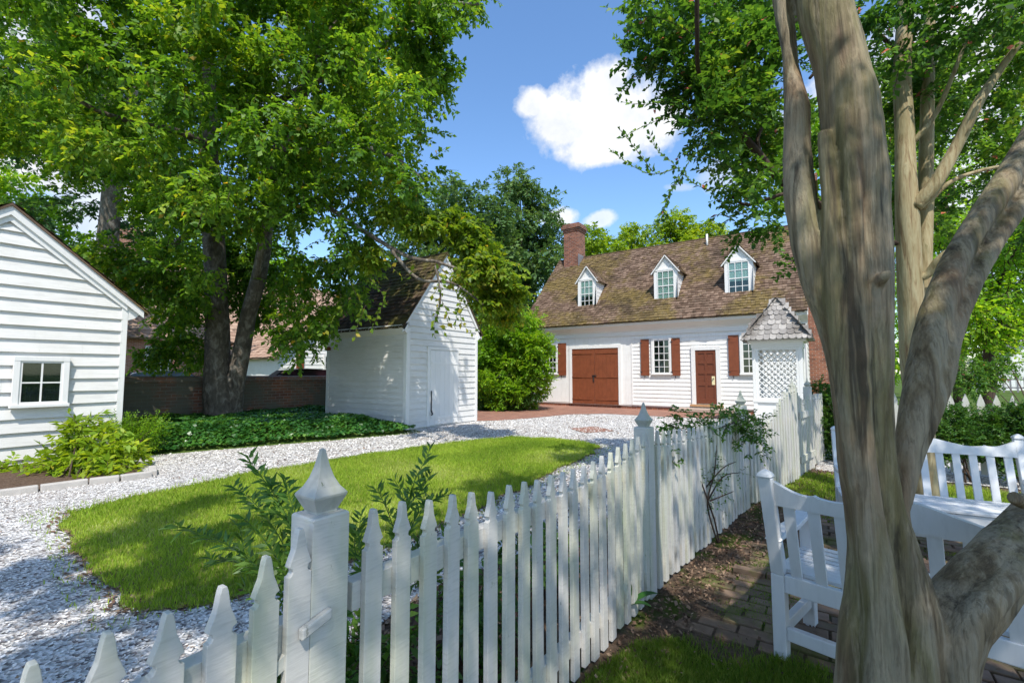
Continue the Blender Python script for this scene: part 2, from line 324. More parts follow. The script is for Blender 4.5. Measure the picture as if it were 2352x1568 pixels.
def inside(poly,n,bias=None):
    p=np.array(poly); lo,hi=p.min(0),p.max(0); xs=[];ys=[];tot=0
    while tot<n:
        x=rng.uniform(lo[0],hi[0],n*2); y=rng.uniform(lo[1],hi[1],n*2); k=inpoly(x,y,poly)
        if bias is not None: k&=rng.random(len(x))<bias(x,y)
        xs.append(x[k]); ys.append(y[k]); tot+=k.sum()
    return np.concatenate(xs)[:n],np.concatenate(ys)[:n]
shell=sheet('shell_path',[(-2.1,-5),(-2.1,1),(-2.15,3),(-1.7,5.7),(-1.3,7.5),(-.9,9),(-.6,16.3),(-9,16.5),(-9,11.2),(-8.8,8.2),(-8.35,7.75),(-9.95,3.2),(-9.9,2.9),(-7.95,2.62),(-8.1,1.0),(-11,-1.5),(-11,-5)],.004,M['shell'],.05)
lawnp=[(-6.6,1.42),(-6.75,2.2),(-6.95,3.3),(-6.85,5.2),(-6.5,7.4),(-6.0,8.75),(-5.2,9.05),(-4.3,8.95),(-3.65,8.4),(-3.45,6.9),(-3.25,5.2),(-3.15,4.1),(-3.05,3.0),(-3.1,1.9),(-3.35,1.36),(-3.6,1.1),(-4.2,1.13),(-5.0,1.2),(-5.8,1.3)]
lawn=sheet('lawn',lawnp,.012,M['lawnsoil'],.11,.10)
pave=sheet('brick_forecourt',[(-14,11),(-8.9,11.0),(-8.35,11.6),(-7.95,12.9),(-7.6,14.6),(-6.7,15.6),(-4.2,15.75),(-1.7,16.1),(-1.7,18.6),(-14,18.6)],.010,M['brick_pave'],.05)
sheet('brick_drain_patch',[(-5.65,10.95),(-4.9,10.33),(-4.45,11.1),(-5.25,11.75)],.016,M['brick_pave'],.03,.15)
mulchp=sheet('planting_bed',[(-1.1,-4),(-1.1,.7),(-1.02,3),(-.80,5.6),(-.45,7.4),(-.9,7.5),(-1.45,5.6),(-1.85,3.4),(-2.3,2.6),(-2.1,.5),(-2.1,-4)],.008,M['soil'],.05)
sheet('garden_soil',[(-1.1,-4),(6,-4),(9,9.0),(-.3,9.0),(-.42,7.5),(-.8,5.7),(-1.02,3.1),(-1.08,.7)],.004,M['mosssoil'],0)
sheet('garden_shell_path',[(-.2,8.3),(2,8.4),(6,8.1),(9,8.2),(9,13),(0,13),(-.2,9)],.016,M['shell'],.06)
grp=[(-.95,-1),(-.97,1.9),(-.78,2.25),(-.45,2.5),(0,2.62),(.9,2.55),(1.6,2.3),(3,1.8),(3,-1)]
g2p=[(-.55,6.6),(-.3,8.0),(1.0,8.2),(2.5,7.9),(2.8,6.3),(1,6.2)]
bedp=sheet('flower_bed_soil',[(-8.0,2.5),(-8.1,1.0),(-11,-1.6),(-12,-1),(-11,2.8),(-9.6,2.9)],.02,M['soil'],0)
# grass blades
def grass(name,poly,n,hmin,hmax,w,mat,bias=None,label=None,z=.01):
    x,y=inside(poly,n,bias); nn=len(x); a=rng.uniform(0,2*np.pi,nn); h=rng.uniform(hmin,hmax,nn); lean=rng.uniform(.1,.75,nn)*h; la=rng.uniform(0,2*np.pi,nn)
    b=np.stack([x,y,np.full(nn,z-.005)],-1); s=np.stack([np.cos(a),np.sin(a),0*a],-1)*(w*rng.uniform(.6,1.3,nn))[:,None]
    tip=b+np.stack([np.cos(la)*lean,np.sin(la)*lean,h],-1); mid=b+(tip-b)*.5+np.stack([0*x,0*x,h*.12],-1)
    vv=np.stack([b-s,b+s,mid+s*.7,tip,mid-s*.7],1)
    patch=np.array([mnoise.noise(V((p*.9,q*.9,0))) for p,q in zip(x[::1],y[::1])]); r=np.clip(rng.random(nn)*.72+.12+patch*.45,0,1)
    return tag(npmesh(name,vv,5,mat,None,r),label,'grass',kind='stuff')
grass('lawn_grass',lawn,125000,.025,.06,.0035,M['grass'],None,'sunlit short lawn grass between the shell paths and the picket fence')
fr_=[(x*1.0,y) for x,y in rough_poly([(-6.85,1.2),(-7.2,3.3),(-6.7,7.6),(-6.1,9.0),(-4.3,9.2),(-3.4,8.5),(-2.9,4.1),(-2.85,1.8),(-3.5,.85),(-5.0,1.0)],.1)]
grass('lawn_fringe',fr_,16000,.015,.05,.0035,M['grass'],None,'thin stray grass creeping out of the lawn edge over the crushed shell',.006)
trp=[(-.78,2.8),(-.45,6.2),(2.2,6.2),(2.2,2.8)]
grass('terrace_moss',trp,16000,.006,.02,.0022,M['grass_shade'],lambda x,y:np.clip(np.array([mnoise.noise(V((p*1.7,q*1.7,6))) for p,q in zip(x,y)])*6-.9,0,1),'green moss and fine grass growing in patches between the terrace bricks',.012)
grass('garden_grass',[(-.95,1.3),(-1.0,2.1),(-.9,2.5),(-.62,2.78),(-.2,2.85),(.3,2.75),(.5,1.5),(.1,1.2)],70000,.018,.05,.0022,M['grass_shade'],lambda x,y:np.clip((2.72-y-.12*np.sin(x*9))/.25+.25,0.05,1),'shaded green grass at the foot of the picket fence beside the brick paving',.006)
grass('garden_grass_patch',g2p,16000,.03,.07,.004,M['grass'],None,'short grass patch behind the benches next to the tall fence panels',.006)
# weeds on shells
def scatter_chips(name,poly,n,smin,smax,mat,z,label,cat,bias=None,tilt=.5,rr=None):
    x,y=inside(poly,n,bias); a=rng.uniform(0,2*np.pi,n); s=rng.uniform(smin,smax,n)
    u=np.stack([np.cos(a),np.sin(a),rng.uniform(-tilt,tilt,n)],-1); w=np.stack([-np.sin(a),np.cos(a),rng.uniform(-tilt,tilt,n)],-1)
    c=np.stack([x,y,z+s*.25+rng.uniform(0,.006,n)],-1); u*=s[:,None]*.5; w*=(s*rng.uniform(.4,.9,n))[:,None]*.5
    q=rng.uniform(.6,1.1,(4,n,1)); vv=np.stack([c-u*q[0]-w*.3,c-w*q[1]+u*.2,c+u*q[2]+w*.25,c+w*q[3]-u*.15],1)
    return tag(npmesh(name,vv,4,mat,None,rr),label,cat,kind='stuff')
near=[(-2.15,-4),(-2.15,3),(-3.0,3),(-3.1,1.7),(-3.3,1.2),(-4.2,.95),(-5,1.0),(-5.7,.9),(-6.6,1.2),(-7.2,2.2),(-7.3,3.4),(-9.7,3.3),(-8,2.6),(-8.1,1),(-10.5,-1.5),(-10.5,-4)]
scatter_chips('shell_gravel',near,75000,.009,.027,M['chip'],.004,'white crushed shell gravel in the path at lower left','gravel')
far=[(-7.2,3.3),(-9.8,3.3),(-8.4,7.6),(-8.7,8.2),(-8.7,10.9),(-7.8,12.9),(-7.4,14.8),(-4,15.6),(-1,15.8),(-1.3,7.5),(-2.0,3.5),(-2.9,3.2),(-3.1,5.2),(-3.5,8.5),(-4.3,9.2),(-6,9),(-7,5)]
scatter_chips('shell_gravel',far,38000,.02,.05,M['chip'],.004,'white crushed shell gravel between the lawn and the brick forecourt','gravel')
scatter_chips('mulch',mulchp,9000,.02,.06,M['mulch'],.008,'brown leaf litter in the planting bed behind the picket fence','mulch',None,.8)
lit=[(-1.0,1.9),(-.97,3.1),(-.72,5.7),(-.38,7.5),(-.25,8.4),(.3,8.3),(-.05,6.5),(-.35,4.6),(-.55,3.9),(-.68,3.0),(-.7,2.4)]
scatter_chips('leaf_litter',lit,6500,.010,.034,M['mulch'],.01,'brown bark and leaf litter along the foot of the picket fence beside the brick paving','leaf litter',None,.8)
scatter_chips('leaf_litter',[(-1,.5),(-1,2.3),(2,2.4),(4,3),(4,6),(-.5,6)],2200,.008,.026,M['mulch'],.03,'scattered dry leaf bits on the brick paving and the shaded grass','leaf litter',None,.6)
scatter_chips('leaf_litter',near,2600,.008,.03,M['mulch'],.012,'brown leaf bits strewn over the white shell path in the foreground','leaf litter',lambda x,y:np.clip(np.array([mnoise.noise(V((p*.8,q*.8,4))) for p,q in zip(x,y)])*3+.25,.03,1),.6)
scatter_chips('leaf_litter',far,2200,.012,.05,M['mulch'],.012,'brown leaf bits strewn over the shell path between the sheds and the lawn','leaf litter',lambda x,y:np.clip(np.array([mnoise.noise(V((p*.6,q*.6,9))) for p,q in zip(x,y)])*3+.2,.03,1),.6)
# lawn edge dirt clumps
edge=np.array(lawn); k=rng.integers(0,len(edge),2600); ex=edge[k]+rng.normal(0,.05,(2600,2)); n=len(ex); a=rng.uniform(0,6.3,n); s=rng.uniform(.01,.03,n)
c=np.stack([ex[:,0],ex[:,1],np.full(n,.016)],-1); u=np.stack([np.cos(a),np.sin(a),0*a+.2],-1)*s[:,None]; w=np.stack([-np.sin(a),np.cos(a),0*a-.1],-1)*s[:,None]*.5
tag(npmesh('leaf_litter',np.stack([c-u,c-w,c+u,c+w],1),4,M['mulch']),'brown leaf bits along the curved edge of the lawn','leaf litter',kind='stuff')
# brick terrace, real bricks
mb=MB(); 
for i in range(-6,22):
    for j in range(0,35):
        y0=2.80+j*.107; x0=-1.0+i*.213+(.1 if j%2 else 0)+mnoise.noise(V((j*.3,0,5)))*.02
        xl=-.90+.10*(y0-2.28)+.14*mnoise.noise(V((y0*1.5,2,0)))
        if x0<xl or x0>4.6: continue
        if 3.72<y0<3.84: continue
        z=.013+mnoise.noise(V((x0*1.1,y0*1.1,0)))*.012+random.uniform(-.004,.004); dx=random.uniform(-.004,.004)
        t1,t2=random.uniform(-.004,.004),random.uniform(-.004,.004); X0,X1,Y0,Y1=x0+dx+.006,x0+dx+.205,y0+.006,y0+.099
        mb.hexa([(X0,Y0,-.03),(X1,Y0,-.03),(X1,Y1,-.03),(X0,Y1,-.03),(X0,Y0,z),(X1,Y0,z+t1),(X1,Y1,z+t1+t2),(X0,Y1,z+t2)])
tag(mb.build('brick_terrace',M['paver'],None,False,.004),kind='structure')
mb=MB()
for i in range(22):
    x0=-.62+i*.215; mb.box(x0,x0+.205,3.745,3.81,-.02,.052+random.uniform(-.004,.004))
tag(mb.build('brick_edging',M['paver'],None,False,.004),'raised row of edging bricks across the garden terrace','edging')
# stone curb of the bed
cb=thing('stone_edging','low pale stone edging round the flower bed by the left shed','edging',(-8,1.7,0))
pts=[(-8.75,.5),(-8.35,.8),(-8.1,1.1),(-8.05,1.5),(-8.0,1.95),(-7.92,2.25),(-7.9,2.6)]
for i in range(len(pts)-1):
    a,b=V(pts[i]+(.03,)),V(pts[i+1]+(.03,)); MB().bar(a+(b-a)*.02,b-(b-a)*.02,.10,.11).build('stone',M['edge'],cb,False,.012)
MB().bar((-7.93,2.62,.03),(-8.35,2.75,.03),.10,.11).build('stone',M['edge'],cb,False,.012)
# ================================================================== BUILDINGS
ZU=V((0,0,1))
def clap(mb,fr,z0,z1,ext,expo,out=.022,joint=True,wob=.004):
    'lapped boards on the plane fr=(o,u,n); ext(z)->(a0,a1)'
    o,u,n=fr; z=z0
    while z<z1-.01:
        zt=min(z+expo,z1); a0,a1=ext(z); b0,b1=ext(zt)
        if a1-a0<.02: break
        cuts=[0,1]
        if joint and a1-a0>2.2 and random.random()<.6: cuts=[0,random.uniform(.25,.75),1]
        for k in range(len(cuts)-1):
            c0,c1=cuts[k],cuts[k+1]; g=.0015 if k else 0; ob=out+random.uniform(-.003,.003); dz0=random.uniform(-wob,wob); dz1=random.uniform(-wob,wob)
            nseg=max(1,int((a1-a0)*(c1-c0)/.5)); prev=None; r=random.random()
            for s in range(nseg):
                p,q=c0+(c1-c0)*s/nseg,c0+(c1-c0)*(s+1)/nseg
                A0=a0+(a1-a0)*p+g;A1=a0+(a1-a0)*q;B0=b0+(b1-b0)*p+g;B1=b0+(b1-b0)*q
                w=lambda t:mnoise.noise(V((t*1.3,z*7,o.x)))*wob*1.5
                za,zb=z+dz0*(1-p)+w(A0),z+dz0*(1-q)+w(A1)
                pt=lambda a,b,c:o+u*a+n*b+ZU*c
                mb.add([pt(A0,ob,za),pt(A1,ob,zb),pt(B1,.004,zt+.012),pt(B0,.004,zt+.012),pt(A0,-.01,za),pt(A1,-.01,zb)],[(0,1,2,3),(5,1,0,4)],r)
        z=zt
def frame(o,u,n): return (V(o),V(u),V(n))
def shingle_roof(mb,o,u,v,width,length,expo,sw,lift=.02,rnd=False,clipf=None,over=.03,jit=.12):
    'courses of separate shingles; o eave corner, u along the eave, v up the slope'
    o,u,v=V(o),V(u).normalized(),V(v).normalized(); n=u.cross(v)
    if n.z<0: n=-n
    rows=int(math.ceil(length/expo))
    for j in range(rows):
        b=j*expo-over; x=-random.uniform(0,sw); tb=min(b+expo*1.7,length+.01)
        while x<width:
            w=sw*random.uniform(.75,1.25); x0=max(x,0); x1=min(x+w-.006,width)
            if x1-x0>.02 and (clipf is None or clipf((x0+x1)/2,b+expo*.5)):
                bb=b+random.uniform(-jit,jit)*expo; lf=lift*random.uniform(.8,1.5)
                pt=lambda a,c,h:o+u*a+v*c+n*h
                if rnd:
                    m=(x0+x1)/2; r_=expo*.28; bot=[(x0,bb+r_),(x0+(x1-x0)*.2,bb+r_*.25),(m,bb),(x1-(x1-x0)*.2,bb+r_*.25),(x1,bb+r_)]
                else: bot=[(x0,bb),(x1,bb)]
                k=len(bot); vs=[pt(a,c,lf) for a,c in bot]+[pt(x1,tb,.004),pt(x0,tb,.004)]+[pt(a,c,0) for a,c in bot]
                fs=[tuple(range(k+2))]+[(k+2+i,k+3+i,i+1,i) for i in range(k-1)]
                mb.add(vs,fs,random.random())
            x+=w
def window(parent,fr,w,h,cols,rows,casing=.09,depth=.06,curtain=0,sill=True,sub=None,wmat='trim'):
    'fr origin = bottom centre on the wall plane. With sub=False pieces hang directly under parent'
    T=M[wmat]; mb=MB(); c=casing; hw=w/2
    mb.fbox(fr,-hw-c,-hw,0,depth,0,h); mb.fbox(fr,hw,hw+c,0,depth,0,h); mb.fbox(fr,-hw-c,hw+c,0,depth+.004,h,h+c*.95)
    mb.fbox(fr,-hw,hw,-.01,.012,-.0,h)
    f=mb.build('window_frame' if sub is False else 'window',T,parent,False,.004); holder=parent if sub is False else f
    mb=MB(); mb.fbox(fr,-hw,hw,.013,.016,0,h); mb.build('dark_interior',M['dark'],holder)
    if curtain:
        mb=MB(); o,u,n=fr; N=26; z0,z1=(0,h) if curtain==2 else (h*.42,h*.98)
        for i in range(N):
            a=-hw+w*i/N; b=-hw+w*(i+1)/N; ya=.021+.003*math.sin(i*1.9); yb=.021+.003*math.sin((i+1)*1.9)
            if curtain==1 or True: mb.add([o+u*a+n*ya+ZU*z0,o+u*b+n*yb+ZU*z0,o+u*b+n*yb+ZU*z1,o+u*a+n*ya+ZU*z1],[(0,1,2,3)])
        mb.build('curtain',M['curtain'],holder)
    mb=MB(); s=.028
    mb.fbox(fr,-hw,-hw+s,.027,.046,0,h); mb.fbox(fr,hw-s,hw,.027,.046,0,h); mb.fbox(fr,-hw+s,hw-s,.027,.046,0,s*1.4); mb.fbox(fr,-hw+s,hw-s,.027,.046,h-s,h)
    for i in range(1,cols): x=-hw+w*i/cols; mb.fbox(fr,x-.011,x+.011,.028,.042,s,h-s)
    for j in range(1,rows):
        z=h*j/rows; big=(rows>3 and j==rows//2); q=.018 if big else .011; mb.fbox(fr,-hw+s,hw-s,.0285,.0475 if big else .041,z-q,z+q)
    mb.build('sash',T,holder)
    mb=MB(); mb.fbox(fr,-hw+.01,hw-.01,.030,.033,.01,h-.01); mb.build('pane',M['glass'],holder)
    if sill:
        mb=MB(); mb.fbox(fr,-hw-c-.02,hw+c+.02,0,depth+.035,-.05,0); mb.build('sill',T,holder,False,.005)
    return f
def shutter(parent,fr,w,h):
    mb=MB(); mb.fbox(fr,0,w,.035,.06,0,h); 
    for z in (h*.12,h*.82): mb.fbox(fr,.02,w-.02,.06,.066,z,z+.06)
    s=mb.build('shutter',M['door'],parent,False,.004)
    for z in (.12,h-.16): mb=MB(); mb.fbox(fr,-.03,.06,.0665,.074,z,z+.03); mb.build('hinge',M['iron'],s)
    mb=MB(); mb.fbox(fr,w*.4,w*.4+.02,.03,.05,-.09,-.0); mb.build('shutter_dog',M['iron'],s)
# ---------------- main house
HX0,HX1,HY0,HY1=-11.75,-.58,18.5,25.5; EZ=3.55; RY=22.; RZ=7.55; HYC=22.
hs=thing('white_house','white clapboard house with mossy shingle roof, three dormers and rust brown doors','house',(-6.2,22,0))
fr=frame((0,HY0,0),(1,0,0),(0,-1,0))
mb=MB(); mb.prism([(HX0,HY0,.12),(HX0,HY1,.12),(HX0,HY1,EZ-.1),(HX0,HYC,RZ-.12),(HX0,HY0,EZ-.1)],(HX1-HX0,0,0))
clap(mb,fr,.17,3.2,lambda z:(-6.62,HX1-.07),.157,.026)
# plain flush boards left part
for i in range(12):
    z0=.17+i*.253; mb.fbox(fr,HX0,-6.62,0,.016+random.uniform(0,.002),z0,z0+.2515)
frr=frame((HX1,HYC,0),(0,1,0),(1,0,0))
clap(mb,frr,.17,RZ-.15,lambda z:(-3.5,3.5) if z<EZ else (-3.5*(RZ-z)/(RZ-EZ),3.5*(RZ-z)/(RZ-EZ)),.157,.026)
mb.build('wall',M['house_white'],hs)
mb=MB(); mb.box(HX0+.03,HX1-.03,HY0+.03,HY1-.03,-.1,.16); mb.build('foundation',M['brick'],hs)
for F_,*q_ in ((fr,HX0-.02,HX0+.12,0,.035,.17,3.0),(fr,HX1-.07,HX1+.05,0,.041,.17,3.0),(frr,-3.56,-3.42,.0,.04,.17,3.0),(fr,-6.66,-6.60,0,.036,.17,3.0)): mb=MB(); mb.fbox(F_,*q_); mb.build('corner_board',M['trim'],hs,False,.004)
# cornice: frieze, sloped crown, fascia
mb=MB(); mb.fbox(fr,HX0-.06,HX1+.06,.0,.05,3.0,3.24)
mb.prism([(HX0-.1,HY0-.05,3.16),(HX0-.1,HY0-.10,3.24),(HX0-.1,HY0-.34,3.40),(HX0-.1,HY0-.37,3.50),(HX0-.1,HY0-.05,3.5)],(HX1-HX0+.2,0,0))
mb.build('cornice',M['trim'],hs)
# roof
vs=V((0,RY-18.06,RZ-EZ)); L=vs.length; mb=MB()
mb.prism([(HX0-.12,18.06,EZ-.04),(HX0-.12,18.06,EZ),(HX0-.12,RY,RZ),(HX0-.12,2*RY-18.06,EZ),(HX0-.12,2*RY-18.06,EZ-.04),(HX0-.12,RY,RZ-.1)],(HX1-HX0+.24,0,0))
shingle_roof(mb,(HX0-.13,18.06,EZ),(1,0,0),vs,HX1-HX0+.26,L,.155,.14,.034)
mb.tube([(HX0-.12,RY,RZ+.0),(HX1+.12,RY,RZ+.0)],.045,6)
roof=mb.build('roof',M['roof'],hs)
for x in (HX0-.125,HX1+.095): mb=MB(); mb.prism([(x,18.1,EZ-.16),(x,18.1,EZ-.035),(x,RY,RZ-.035),(x,RY,RZ-.18)],(.03,0,0)); mb.build('rake_board',M['trim'],hs)
MB().tube([(-4.2,21.55,7.0),(-4.2,21.55,7.62)],.045,10).build('vent_pipe',M['trim'],hs,True)
def chimney(x0,x1,y0,y1,z0,z1,nm='chimney'):
    mb=MB(); mb.box(x0,x1,y0,y1,z0,z1-.42)
    for i,(o,a,b) in enumerate([(.03,.42,.34),(.06,.34,.25),(.10,.25,.12),(.05,.12,.0)]): mb.box(x0-o,x1+o,y0-o,y1+o,z1-a+.0005,z1-b)
    c=mb.build(nm,M['brick'],hs); return c
ch=chimney(-11.3,-10.45,21.45,22.25,6.2,9.3)
mb=MB(); mb.bar((-11.36,21.43,6.92),(-10.38,21.43,6.92),.03,.16); mb.box(-10.45,-10.42,21.4,22.3,6.8,7.62); mb.build('flashing',M['lead'],ch)
mb=MB(); mb.box(HX1+.02,.08,21.2,22.9,0,5.2); mb.box(HX1+.02,-.1,21.35,22.75,5.2,9.0); mb.box(HX1-.02,-.04,21.3,22.8,9.0,9.3); mb.build('chimney',M['brick'],hs)
# dormers
slope=(RZ-EZ)/(RY-18.06)
def dormer(xc,w,cur):
    yf=19.0; zb=4.40; ze=5.70; zp=6.29; hw=w/2; ry=lambda z:18.06+(z-EZ)/slope
    mb=MB(); x0,x1=xc-hw,xc+hw
    # cheeks and front
    mb.add([(x1,yf,zb-.1),(x1,ry(zb-.1)+.0,zb-.1),(x1,ry(ze)+.1,ze),(x1,yf,ze)],[(0,1,2,3)]); mb.add([(x0,yf,zb-.1),(x0,ry(zb-.1),zb-.1),(x0,ry(ze)+.1,ze),(x0,yf,ze)],[(3,2,1,0)])
    mb.add([(x0,yf,zb-.1),(x1,yf,zb-.1),(x1,yf,ze),(xc,yf,zp),(x0,yf,ze)],[(0,1,2,3,4)])
    for i in range(7): # diagonal cheek boards
        za=zb+i*.17; mb.add([(x1+.012,yf+.04,za),(x1+.012,min(ry(za),99),za),(x1+.003,ry(za+.17),za+.175),(x1+.003,yf+.04,za+.175)],[(0,1,2,3)])
    mb.box(x0-.012,x0+.10,yf-.03,yf+.04,zb-.02,ze); mb.box(x1-.10,x1+.015,yf-.03,yf+.04,zb-.02,ze)
    mb.box(x0-.03,x1+.03,yf-.045,yf-.002,zb-.07,zb); mb.box(x0-.05,x1+.05,yf-.05,yf-.004,ze-.04,ze+.03)
    d=mb.build('dormer',M['trim'],hs)
    f=frame((xc,yf,zb),(1,0,0),(0,-1,0)); window(d,f,w-.26,ze-zb-.06,3,4,.03,.028,cur,False,False)
    mb=MB(); ov=.12; sl=(zp-ze)/hw
    for s in (-1,1):
        e=V((xc+s*(hw+ov),yf-.09,ze-sl*ov+.03)); r_=V((xc,yf-.09,zp+.03)); u=V((0,1,0)); v=r_-e; Lr=v.length; dep=ry(zp)-yf+.1
        p=[e,r_,V((r_.x,ry(r_.z)+.05,r_.z)),V((e.x,ry(e.z)+.02,e.z))]; dn=V((0,0,-.035)); mb.hexa([q+dn for q in p]+p)
        def cf(a,b,e=e,Lr=Lr): return (yf-.09+a)<ry(e.z+(r_.z-e.z)*max(0,b)/Lr)+.03
        shingle_roof(mb,e,u,v,dep+.2,Lr,.13,.12,.018,False,cf,.02)
    mb.build('dormer_roof',M['roof'],d)
    mb=MB()
    for s in (-1,1):
        a=V((xc+s*(hw+ov-.01),yf-.075,ze-sl*ov-.02)); b=V((xc,yf-.075,zp-.02)); mb.bar(a,b,.035,.075,(0,1,0))
    mb.build('rake_board',M['trim'],d)
dormer(-8.84,.88,1); dormer(-5.33,.94,2); dormer(-2.62,.96,1)
# ground floor openings
def wf(xc,z): return frame((xc,HY0-.022,z),(1,0,0),(0,-1,0))
window(hs,wf(-10.50,1.44),.72,1.30,4,5,.09); shutter(hs,wf(-10.06,1.36),.42,1.44); shutter(hs,wf(-11.36,1.36),.42,1.44)
window(hs,wf(-5.41,1.44),.62,1.33,3,5,.09); shutter(hs,wf(-6.24,1.36),.34,1.46); shutter(hs,wf(-5.03,1.36),.34,1.46)
window(hs,wf(-2.20,1.44),.62,1.33,3,5,.09); shutter(hs,wf(-2.97,1.36),.34,1.48)
# garage double door
g=frame((0,HY0-.016,0),(1,0,0),(0,-1,0)); gx0,gx1,gm=-9.36,-7.21,-8.29
for a,b in ((gx0,gm-.004),(gm+.004,gx1)):
    mb=MB(); nb=6
    for i in range(nb): mb.fbox(g,a+(b-a)*i/nb+.002,a+(b-a)*(i+1)/nb-.002,0,.028,.14,2.52)
    for z in (.30,1.25,2.28): mb.fbox(g,a+.06,b-.10,.0285,.045,z,z+.07)
    d=mb.build('garage_door',M['door'],hs,False,.003)
    for z in (.315,1.265,2.295): mb=MB(); mb.fbox(g,a+.0 if a==gx0 else b-.5,a+.5 if a==gx0 else b,.0455,.052,z,z+.035); mb.build('hinge',M['door'],d)
mb=MB(); mb.fbox(g,gm-.06,gm-.02,.03,.07,1.08,1.36); mb.fbox(g,gm-.10,gm+.10,.046,.07,1.33,1.37); mb.build('latch',M['iron'],hs)
mb=MB(); mb.fbox(g,gx0-.13,gx0,0,.05,.14,2.52); mb.fbox(g,gx1,gx1+.13,0,.05,.14,2.52); mb.fbox(g,gx0-.13,gx1+.13,0,.054,2.52,2.66); mb.build('door_casing',M['trim'],hs,False,.004)
# entrance door
d0,d1=-4.14,-3.41; df=wf(0,0)
mb=MB(); mb.fbox(df,d0-.15,d0,0,.06,.28,2.32); mb.fbox(df,d1,d1+.15,0,.06,.28,2.32); mb.fbox(df,d0-.15,d1+.15,0,.064,2.32,2.46); mb.build('door_casing',M['trim'],hs,False,.004)
mb=MB(); mb.fbox(df,d0,d1,0,.012,.32,2.32); dw=d1-d0
for x0,x1 in ((0,.09),(dw/2-.04,dw/2+.04),(dw-.09,dw)): mb.fbox(df,d0+x0,d0+x1,.012,.035,.32,2.32)
for z0,z1 in ((.32,.50),(.98,1.10),(1.42,1.54),(1.80,1.90),(2.20,2.32)):
    for x0,x1 in ((.09,dw/2-.04),(dw/2+.04,dw-.09)): mb.fbox(df,d0+x0,d0+x1,.012,.0345,z0,z1)
dr=mb.build('front_door',M['door2'],hs,False,.004)
mb=MB(); mb.fbox(df,d1-.16,d1-.05,.036,.044,1.02,1.34); k=mb.build('lock_plate',M['brass'],dr,False,.003)
mb=MB(); mb.tube([V((d1-.105,HY0-.06,1.25)),V((d1-.105,HY0-.11,1.25))],.022,10); mb.build('handle',M['iron'],dr,True)
mb=MB(); mb.fbox(df,d0-.22,d1+.22,0,.12,.20,.28); mb.build('door_sill',M['sillwood'],hs,False,.006)
mb=MB(); mb.fbox(df,d0-.75,d1+.75,.0,.62,.03,.15); mb.build('stone_step',M['step'],hs,False,.01)
# ---------------- small shed (middle)
SX0,SX1,SY0,SY1=-12.25,-8.9,8.25,11.1; SE,SR=2.87,4.85; SYC=(SY0+SY1)/2
sh=thing('white_shed','small white clapboard shed with a steep dark mossy roof and one narrow plank door','shed',(-10.5,9.7,0))
mb=MB(); mb.prism([(SX0,SY0,-.1),(SX0,SY1,-.1),(SX0,SY1,SE),(SX0,SYC,SR-.06),(SX0,SY0,SE)],(SX1-SX0,0,0))
fs=frame((0,SY0,0),(1,0,0),(0,-1,0)); clap(mb,fs,.03,2.46,lambda z:(SX0,SX1-.06),.152,.032)
fg=frame((SX1,SYC,0),(0,1,0),(1,0,0)); hw=(SY1-SY0)/2
gext=lambda z:(-hw+.05,hw-.05) if z<SE else (-hw*(SR-z)/(SR-SE)-.0,hw*(SR-z)/(SR-SE))
clap(mb,fg,.03,SR-.08,gext,.166,.028,False)
mb.build('wall',M['shed_white'],sh)
for F_,*q_ in ((fs,SX1-.08,SX1+.03,0,.032,-.05,2.45),(fg,-hw-.03,-hw+.09,0,.034,-.05,2.6),(fg,hw-.09,hw+.02,0,.034,-.05,2.6),(fs,SX0-.02,SX0+.1,0,.032,0,2.45)): mb=MB(); mb.fbox(F_,*q_); mb.build('corner_board',M['trim'],sh,False,.004)
mb=MB(); mb.prism([(SX0-.04,SY0,2.46),(SX0-.04,SY0-.05,2.48),(SX0-.04,SY0-.22,2.62),(SX0-.04,SY0-.22,2.68),(SX0-.04,SY0,2.75)],(SX1-SX0+.09,0,0)); mb.build('cornice',M['trim'],sh); mb=MB()
mb.prism([(SX0-.04,SY1,2.46),(SX0-.04,SY1+.05,2.48),(SX0-.04,SY1+.22,2.62),(SX0-.04,SY1+.22,2.68),(SX0-.04,SY1,2.75)],(SX1-SX0+.09,0,0))
mb.build('cornice',M['trim'],sh)
mb=MB(); ee=.21; sl=(SR-SE)/hw; v=V((0,hw+ee,(hw+ee)*sl)); e0=V((SX0-.08,SY0-ee,SR+.05-(hw+ee)*sl)); wdt=SX1-SX0+.17
mb.prism([e0+V((0,0,-.03)),e0,V((e0.x,SYC,SR+.05)),V((e0.x,SY1+ee,e0.z)),V((e0.x,SY1+ee,e0.z-.03)),V((e0.x,SYC,SR-.02))],(wdt,0,0))
shingle_roof(mb,e0,(1,0,0),v,wdt,v.length,.145,.13,.028)
shingle_roof(mb,(e0.x,SY1+ee,e0.z),(1,0,0),V((0,-v.y,v.z)),wdt,v.length,.145,.13,.028)
mb.build('roof',M['roof_dark'],sh)
for s,y in ((-1,SY0-ee+.02),(1,SY1+ee-.02)): mb=MB(); mb.prism([(SX1+.02,y,e0.z-.14),(SX1+.02,y,e0.z+.01),(SX1+.02,SYC,SR+.015),(SX1+.02,SYC,SR-.15)],(.03,0,0)); mb.build('rake_board',M['trim'],sh)
a0,a1=9.07-SYC,10.2-SYC; mb=MB(); nb=6
for i in range(nb): mb.fbox(fg,a0+(a1-a0)*i/nb+.0015,a0+(a1-a0)*(i+1)/nb-.0015,.024,.05,.06,2.06)
dd=mb.build('plank_door',M['trim'],sh,False,.003)
for z in (1.70,.22): mb=MB(); mb.fbox(fg,a0+.04,a1-.03,.0505,.062,z,z+.06); mb.build('hinge',M['trim'],dd)
